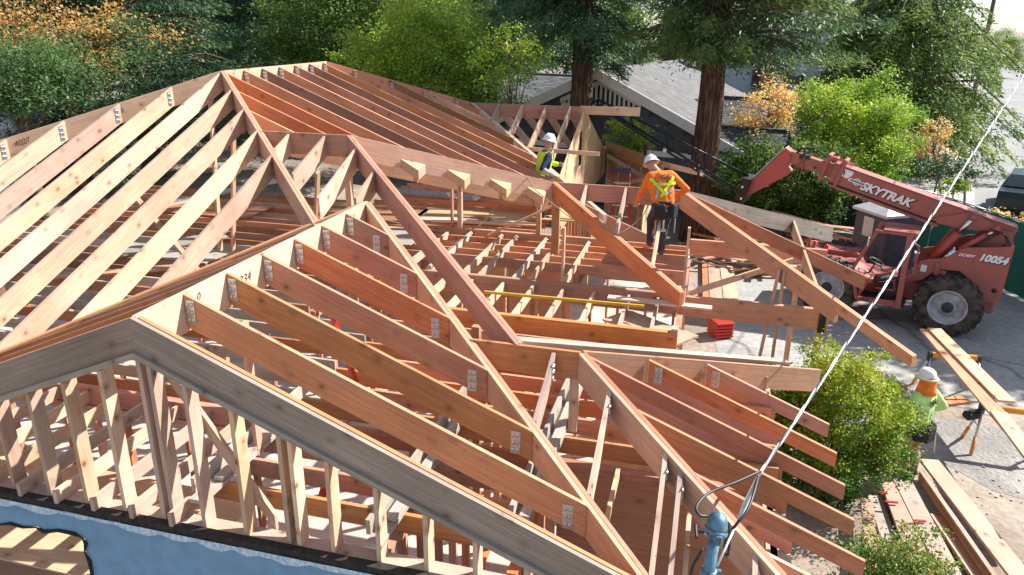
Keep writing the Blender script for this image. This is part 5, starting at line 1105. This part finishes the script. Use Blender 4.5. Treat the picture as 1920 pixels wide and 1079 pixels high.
r1, b1_, hm1, dt1 = person('worker in navy sleeves and hi-vis vest among the far red rafters', W(.88, 10.95, 2.6), -1.15, c1, ['skin', 'navyshirt', 'charcoal', 'boot', 'greycloth'], ((0, .13, 1.66), (.1, 1, -.25), (0, .2, 1)), ('hatwhite', None), hands=(((.30, .10, 1.02), (.3, .17, .98), 1, 0), ((-.15, .42, 1.15), (-.12, .48, 1.14), -1, 0)))
offset_shell('vest', r1, dt1, lambda c, i: i == 1 and 1.0 < c[2] < 1.47 and abs(c[0]) < .185, .014, 'hivis')
# ================================================================ sawhorses, planks, loose lumber
M['saworange'] = plain('orange_plastic', (.72, .30, .04), .45, 0, .12, 6)
def sawhorse(label, p0, p1):
    p0, p1 = Vector(p0), Vector(p1); r_ = empty('sawhorse', gz0((p0 + p1) / 2), math.atan2((p1 - p0).y, (p1 - p0).x), label, 'sawhorse', 'sawhorses under the planks'); L_ = (p1 - p0).length; h = p0.z
    mb = MB(); mb.box((0, 0, h - .05), (L_, .075, .10), bevel=.015); mb.build('top_beam', 'saworange', r_)
    for s in (-1, 1):
        mb = MB(); mb.box((s * (L_ / 2 - .03), 0, h - .09), (.09, .1, .2), bevel=.02); mb.build('bracket', 'seat', r_)
        for q in (-1, 1):
            a_, b_ = Vector((s * (L_ / 2 - .04), q * .03, h - .1)), Vector((s * (L_ / 2 + .06), q * .28, .02)); mb = MB(); mb.tube([a_, b_], .022, 8); lg = mb.build('leg', 'galv', r_)
            mb = MB(); mb.tube([a_.lerp(b_, .62), b_], .03, 8); mb.build('leg_foot', 'saworange', lg)
        mb = MB(); mb.tube([(s * (L_ / 2), -.14, .45), (s * (L_ / 2), .14, .45)], .01, 6); mb.build('spreader', 'galv', r_)
    return r_
sawhorse('orange sawhorse under the far end of the long planks', Pz(1742, 661, .82), Pz(1840, 668, .82))
sh2 = sawhorse('orange sawhorse with a tool hung on its leg bracket', (7.72, 10.95, .82), (8.85, 10.62, .82))
mb = MB(); mb.box((0, 0, 0), (.26, .16, .13), bevel=.03); mb.box((0, 0, .09), (.22, .05, .05), bevel=.02); tl = mb.build('miter_tool', 'leather', None, Matrix.Translation((7.55, 10.86, .66)) @ Matrix.Rotation(.3, 4, 'Z') @ Matrix.Rotation(.3, 4, 'X')); tag(tl, 'dark power tool hanging at the sawhorse bracket', 'tool')
mb = MB(); mb.build
def plank(label, p0, p1, w_, t_, mat='stud', group=None, twist=0, name='plank', cat='plank'):
    o = beam(name, p0, p1, w_, t_, mat, None, cut='sq', twist=twist); return tag(o, label, cat, group)
pz = lambda x, y, z: Pz(x, y, z)
plank('long pale plank resting on both sawhorses', pz(1752, 616, .90), pz(1888, 752, .90), .26, .04)
plank('plank lying under the top plank on the sawhorses', pz(1738, 618, .86), pz(1925, 838, .86), .26, .035, 'fir')
plank('pale plank end on the near sawhorse, sliding out below', pz(1872, 772, .90), pz(1985, 920, .90), .24, .04)
plank('short offcut board lying flat behind the worker in lime', pz(1770, 753, .05), pz(1812, 748, .05), .25, .04, 'fir')
plank('squarish offcut on the ground beside the lime worker', pz(1685, 722, .04), pz(1705, 728, .04), .26, .03, 'fir')
g = 'boards stacked on the ground along the wall'
for i, (x0, y0, x1, y1, z, w_, m_) in enumerate(((1742, 862, 1930, 1100, .30, .28, 'fir_tan'), (1728, 884, 1880, 1100, .25, .06, 'fir_tan'), (1726, 888, 1872, 1100, .20, .06, 'fir'), (1726, 892, 1866, 1100, .15, .06, 'fir_tan'), (1726, 896, 1860, 1100, .10, .06, 'fir_tan'), (1748, 964, 1840, 1100, .12, .06, 'fir_tan'), (1764, 968, 1860, 1110, .10, .26, 'fir'))):
    plank(['wide pale plank on top of the orange edged stack', 'narrow board in the stack beside the wide pale plank', 'reddish narrow board inside the stack beside the wide plank', 'narrow board second from the bottom of the edged stack', 'bottom narrow board of the edged stack', 'narrow board edging the inner flat plank', 'weathered flat plank lying inside the stack'][i], pz(x0, y0, z), pz(x1, y1, z), w_, .045, m_, g)
for i, (x0, y0, x1, y1, z, w_, m_) in enumerate(((1692, 900, 1800, 1110, .22, .26, 'stud'), (1668, 905, 1745, 1110, .21, .25, 'fir_tan'), (1640, 930, 1700, 1110, .12, .20, 'weathered'), (1625, 935, 1640, 1090, .3, .16, 'fir_tan'))):
    plank(['white primed plank along the open ground', 'tan plank beside the white primed plank', 'greyed plank near the bush roots', 'short leaning plank at the foot of the rafter tails'][i], pz(x0, y0, z), pz(x1, y1, z), w_, .045, m_, g)
for x, y in ((1672, 940), (1724, 975), (1652, 922)): tag(beam('band_clamp', pz(x - 12, y, .26), pz(x + 12, y + 2, .26), .03, .02, 'red', None, cut='sq'), 'red strap lying across the planks', 'strap', 'red straps on the planks')
# scrap pile beyond the porch
rs = random.Random(5)
for i in range(46):
    c = Vector((6.9 + rs.gauss(0, .75), 21.4 + rs.gauss(0, 1.0), 0)); h = max(.05, .85 - .55 * (c - Vector((6.9, 21.4, 0))).length) * rs.uniform(.3, 1)
    an = rs.uniform(0, 3.14); L_ = rs.uniform(.6, 2.0); d = Vector((math.cos(an), math.sin(an), rs.uniform(-.25, .25)))
    p0 = c + UP * (h + .08) - d * L_ / 2; p1 = c + UP * (h + .08) + d * L_ / 2; p0.z = max(p0.z, .06); p1.z = max(p1.z, .06)
    plank('offcut board tossed on the scrap heap behind the porch', p0, p1, rs.choice((.09, .14, .19, .24)), .04, rs.choice(('fir', 'fir', 'stud', 'weathered')), 'offcuts in the scrap heap', rs.uniform(-.5, .5))
for i in range(22):
    c = Vector((9.3 + rs.gauss(0, .7), 21.9 + rs.gauss(0, .5), 0)); h = max(.1, 1.0 - .7 * abs(c.x - 9.2)) * rs.uniform(.4, 1); an = rs.uniform(-.7, .3) ; L_ = rs.uniform(1.2, 2.8); d = Vector((math.cos(an), math.sin(an), rs.uniform(-.3, .1)))
    p0 = c + UP * (h + .1) - d * L_ / 2; p1 = c + UP * (h + .1) + d * L_ / 2; p0.z = max(p0.z, .06); p1.z = max(p1.z, .06)
    plank('reddish board thrown on the heap beside the far front wheel', p0, p1, rs.choice((.14, .19, .28)), .04, rs.choice(('fir', 'fir', 'fir_tan')), 'boards in the second heap', rs.uniform(-.4, .4))
for i in range(5): plank('long clean board laid out on the drive behind the porch', pz(1325 + i * 13, 560, .12 + .02 * (i % 2)), pz(1322 + i * 10, 462, .12 + .02 * (i % 2)), .19, .04, 'fir' if i == 0 else 'stud', 'long boards on the drive')
# loose boards up on the joists
lb = ((800, 398, 1130, 412, 2.66, .45, 'ply', 'wide plywood strip lying across the joists behind the posts'), (810, 412, 1010, 420, 2.67, .25, 'stud', 'pale board lying on the joists by the two posts'), (860, 405, 920, 410, 2.72, .14, 'fir', 'short red block on the pale joist boards'),
      (720, 355, 900, 372, 2.66, .5, 'weathered', 'grey plywood strip under the tan hip rafter'), (985, 632, 1505, 688, 3.0, .0, '', ''), (1140, 556, 1335, 577, 2.76, .14, 'stud', 'pale board on the girder beside the yellow level'), (300, 385, 560, 330, 2.66, .4, 'weathered', 'grey board lying under the left rafters'), (180, 480, 420, 440, 2.66, .5, 'weathered', 'wide grey sheet on the joists under the left rafters'),
      (60, 520, 330, 500, 2.66, .25, 'fir', 'red board flat on the joists below the left hip'), (420, 960, 640, 960, 2.64, .0, '', ''), (1155, 590, 1285, 640, 2.5, .6, 'stud', 'sunlit panel leaning below the cross beams'))
for x0, y0, x1, y1, z, w_, m_, lab in lb:
    if w_: plank(lab, pz(x0, y0, z), pz(x1, y1, z), w_, .03, m_, None, name='loose_board')
plank('yellow level laid across the joists between the girders', pz(908, 546, 2.75), pz(1208, 573, 2.75), .035, .04, 'yellow', None, name='spirit_level', cat='level')
plank('red level leaning between the gable rafters', W(.62, 2.55, 2.62), W(.5, 2.3, 3.65), .06, .05, 'red', None, name='spirit_level', cat='level')
plank('red level deep below the gable joists', W(.75, 1.2, 1.9), W(.9, 1.6, 2.7), .06, .05, 'red', None, name='spirit_level', cat='level')
for i, (b_, a_, w_, l_, rz_) in enumerate(((-2.2, 8.7, 1.2, 2.3, .03), (-2.9, 10.4, 1.2, 2.4, -.05), (-.6, 10.6, 1.1, 2.4, .04), (-6.4, 9.6, 1.2, 2.4, .02), (-5.2, 6.4, .6, 2.4, -.03))):
    c_ = W(b_, a_, 2.635); u_ = (BX * math.cos(rz_) + AX * math.sin(rz_)) * l_ / 2
    plank(['grey plywood sheet on the joists below the short ridge', 'plywood sheet lying under the red slope rafters', 'plywood sheet on the joists near the navy worker', 'plywood sheet under the left hip rafter', 'narrow ripped sheet below the front slope rafters'][i], c_ - u_, c_ + u_, w_, .018, 'weathered' if i % 2 == 0 else 'darkfir', None, name='plywood_sheet', cat='plywood')
# red banded bundle below the porch beam
rb = empty('red_bundle', gz0(Pz(1350, 622, .1)), .2, 'stack of red slotted forms under the porch beam', 'bundle')
for i in range(5): mb = MB(); mb.box((0, 0, .06 + .075 * i), (.42, .5, .06), bevel=.012); mb.build('form', 'red', rb)
# step ladder in the bay
lp = W(2.05, 15.6, .12); ld = empty('step_ladder', lp, -PHI, 'red step ladder with dark blue top inside the small bay', 'ladder')
hh = 2.75
for s in (-1, 1):
    for q in (0, 1): mb = MB(); mb.tube([(s * (.30 - .0), -.1 - .45 * 0 + q * .75, 0), (s * .19, .05 + q * .08, hh)], .028, 6); mb.build('rail', 'machine2', ld)
for i in range(8): f_ = (i + 1) / 9; mb = MB(); mb.box((0, -.1 + .15 * f_, hh * f_), (.58 - .2 * f_, .09, .03)); mb.build('step', 'galv', ld)
mb = MB(); mb.box((0, .08, hh + .03), (.46, .22, .09), bevel=.02); mb.build('ladder_top', 'navy', ld)
# tools and cords
ng = empty('nail_gun', W(2.55, 16.55, 3.22), .6, 'black and blue nail gun hanging on the bay beam', 'tool')
mb = MB(); mb.box((0, 0, .12), (.09, .12, .34), bevel=.03); mb.build('magazine', 'black', ng); mb = MB(); mb.box((0, -.06, -.12), (.11, .22, .12), bevel=.03); mb.build('tool_body', 'bluetool', ng)
dp = pz(1352, 478, .3); dl = empty('drill', dp, .8, 'black cordless drill lying on the long clean boards', 'drill')
mb = MB(); mb.tube([(-.12, 0, .1), (.12, 0, .1)], [.03, .05], 10); mb.build('drill_body', 'black', dl); mb = MB(); mb.box((.08, 0, 0), (.06, .05, .18), 0, Matrix.Rotation(.3, 3, 'Y'), bevel=.015); mb.build('drill_grip', 'black', dl)
def cord(name, pts, r, mat, label, cat='cord', n=6, sub=6):
    pts = [Vector(p) for p in pts]; out = []
    for i in range(len(pts) - 1):
        p0, p1, p2, p3 = pts[max(i - 1, 0)], pts[i], pts[i + 1], pts[min(i + 2, len(pts) - 1)]
        for k in range(sub):
            t = k / sub; out.append(.5 * ((2 * p1) + (-p0 + p2) * t + (2 * p0 - 5 * p1 + 4 * p2 - p3) * t * t + (-p0 + 3 * p1 - 3 * p2 + p3) * t ** 3))
    out.append(pts[-1]); mb = MB(); mb.tube(out, r, n); o = mb.build(name, mat); return tag(o, label, cat) if label else o
cord('rope', [pz(640, 395, 3.2), W(-.3, 8.9, 2.75), W(.4, 9.3, 3.3), W(1.2, 8.1, 4.05), W(1.5, 7.8, 3.9), W(2.3, 7.6, 3.45), W(2.9, 7.4, 3.35), W(3.3, 7.7, 3.6), W(3.45, 7.75, 3.95)], .010, 'rope', 'olive safety rope running along the hip to the harness', 'rope')
cord('extension_cord', [W(1.6, .3, .14), W(2.0, .8, .14), W(2.5, .5, .14), W(3.0, .9, .14), W(2.6, 1.6, .14), W(3.4, 2.0, .14)], .012, 'red', 'red extension cord snaking over the slab below the gable')
cord('extension_cord', [W(1.5, .6, .14), W(2.1, .45, .14), W(2.7, .8, .14), W(3.2, .5, .14), W(3.7, .9, .14)], .012, 'black', 'black extension cord on the slab below the gable')
# ================================================================ service mast and drop cable
M['mast'] = plain('mast_steel', (.14, .27, .37), .42, .45, .3, 14, .15)
mp0, mp1 = W(4.545, -.22, 1.9), W(4.60, -.2, 3.46)
ms = empty('service_mast', W(4.545, -.22, 1.9), 0, 'bluish steel service mast with domed weatherhead at the front wall', 'mast')
mb = MB(); mb.tube([mp0, mp1], .040, 16); mb.build('conduit', 'mast', ms, Matrix())
T = Matrix.Translation(mp1) @ Matrix.Rotation(-.35, 4, 'X') @ Matrix.Rotation(.2, 4, 'Y')
mb = MB(); mb.lathe([(.042, -.06), (.05, -.05), (.075, .0), (.082, .04), (.072, .09), (.045, .125), (.0, .138)], 20, 0, T @ Matrix.Diagonal((.86, 1.1, 1, 1))); mb.lathe([(.07, -.012), (.088, -.012), (.09, .008), (.082, .02)], 20, 0, T @ Matrix.Diagonal((.9, 1.14, 1, 1))); mb.box(T @ Vector((0, -.085, -.03)), (.05, .04, .07), 0, T.to_3x3(), bevel=.01); wh_ = mb.build('weatherhead', 'mast', ms, Matrix())
for k in range(4): mb = MB(); mb.lathe([(0, 0), (.012, 0), (.012, .015), (0, .015)], 8, 0, T @ Matrix.Translation((.06 * math.cos(k * 1.6), .075 * math.sin(k * 1.6), -.035))); mb.build('screw', 'galv', wh_)
for z in (2.95, 3.12): mb = MB(); mb.lathe([(.036, -.03), (.055, -.03), (.055, .03), (.036, .03)], 16, 0, Matrix.Translation(mp0.lerp(mp1, (z - 1.9) / 1.56))); mb.box(mp0.lerp(mp1, (z - 1.9) / 1.56) + Vector((.06, .0, 0)), (.05, .03, .05)); mb.build('mast_clamp', 'mast', ms, Matrix())
mb = MB(); mb.lathe([(.15, 2.62), (.12, 2.75), (.07, 2.9), (.05, 2.98), (.04, 2.98)], 8, 0, Matrix.Translation((mp0.x, mp0.y, 0))); mb.box((mp0.x, mp0.y, 2.5), (.26, .2, .4), bevel=.04); mb.build('roof_jack', 'mast', ms, Matrix())
far = at(1932, 118, 15.5); near = Pz(1422, 893, 3.42); attach = mp0.lerp(mp1, .82) + Vector((.05, 0, 0))
far2 = near + (far - near) * 1.5
sd_line = []
for i in range(41):
    t = i / 40; p = near.lerp(far2, t); p.z -= .22 * math.sin(math.pi * min(1, t)) * .4; sd_line.append(p)
M['cable_white'] = plain('bare_aluminium', (.72, .72, .70), .45, .3, .1, 30); M['cable_black'] = plain('black_cable', (.02, .028, .035), .5, 0, .2)
drop = empty('service_drop', near, 0, 'twisted pale service cable rising from the mast towards the street', 'cable')
for s in range(3):
    mb = MB(); pts = []
    for i in range(241):
        t = i / 240; k = t * 40; j = min(39, int(k)); p = sd_line[j].lerp(sd_line[j + 1], k - j); an = t * 150 + s * 2.1; pts.append(p + Vector((math.cos(an) * .009, 0, math.sin(an) * .009)))
    mb.tube(pts, .0075, 5); mb.build('strand', 'cable_white' if s < 2 else 'cable_black', drop, Matrix())
mb = MB(); mb.tube([near, near.lerp(attach, .35), near.lerp(attach, .5)], [.011, .022, .011], 8); mb.tube([near.lerp(attach, .5), attach], .009, 6); mb.build('clamp_wedge', 'cable_white', drop, Matrix())
head_p = T @ Vector((0, -.03, -.02))
def loop(pts):
    o = cord('tap_wire', pts, .011, 'cable_black', None); o.parent = drop; place(o, Matrix()); return o
loop([near + Vector((.02, .03, .02)), pz(1380, 905, 3.45), pz(1330, 925, 3.45), pz(1306, 950, 3.45), pz(1312, 967, 3.44), pz(1330, 972, 3.42), head_p])
loop([near, pz(1412, 930, 3.4), pz(1400, 960, 3.36), pz(1380, 985, 3.3), pz(1362, 1010, 3.2), pz(1358, 1035, 3.1), pz(1365, 1040, 3.1), pz(1368, 1010, 3.2), pz(1364, 980, 3.38), head_p])
loop([pz(1328, 1000, 3.3), pz(1306, 995, 3.3), pz(1304, 985, 3.32), pz(1306, 1010, 3.28)])
loop([pz(1325, 1030, 3.1), pz(1330, 1055, 3.0), pz(1348, 1079, 2.9)]); loop([pz(1318, 1030, 3.1), pz(1300, 1060, 3.0), pz(1295, 1079, 2.9)])
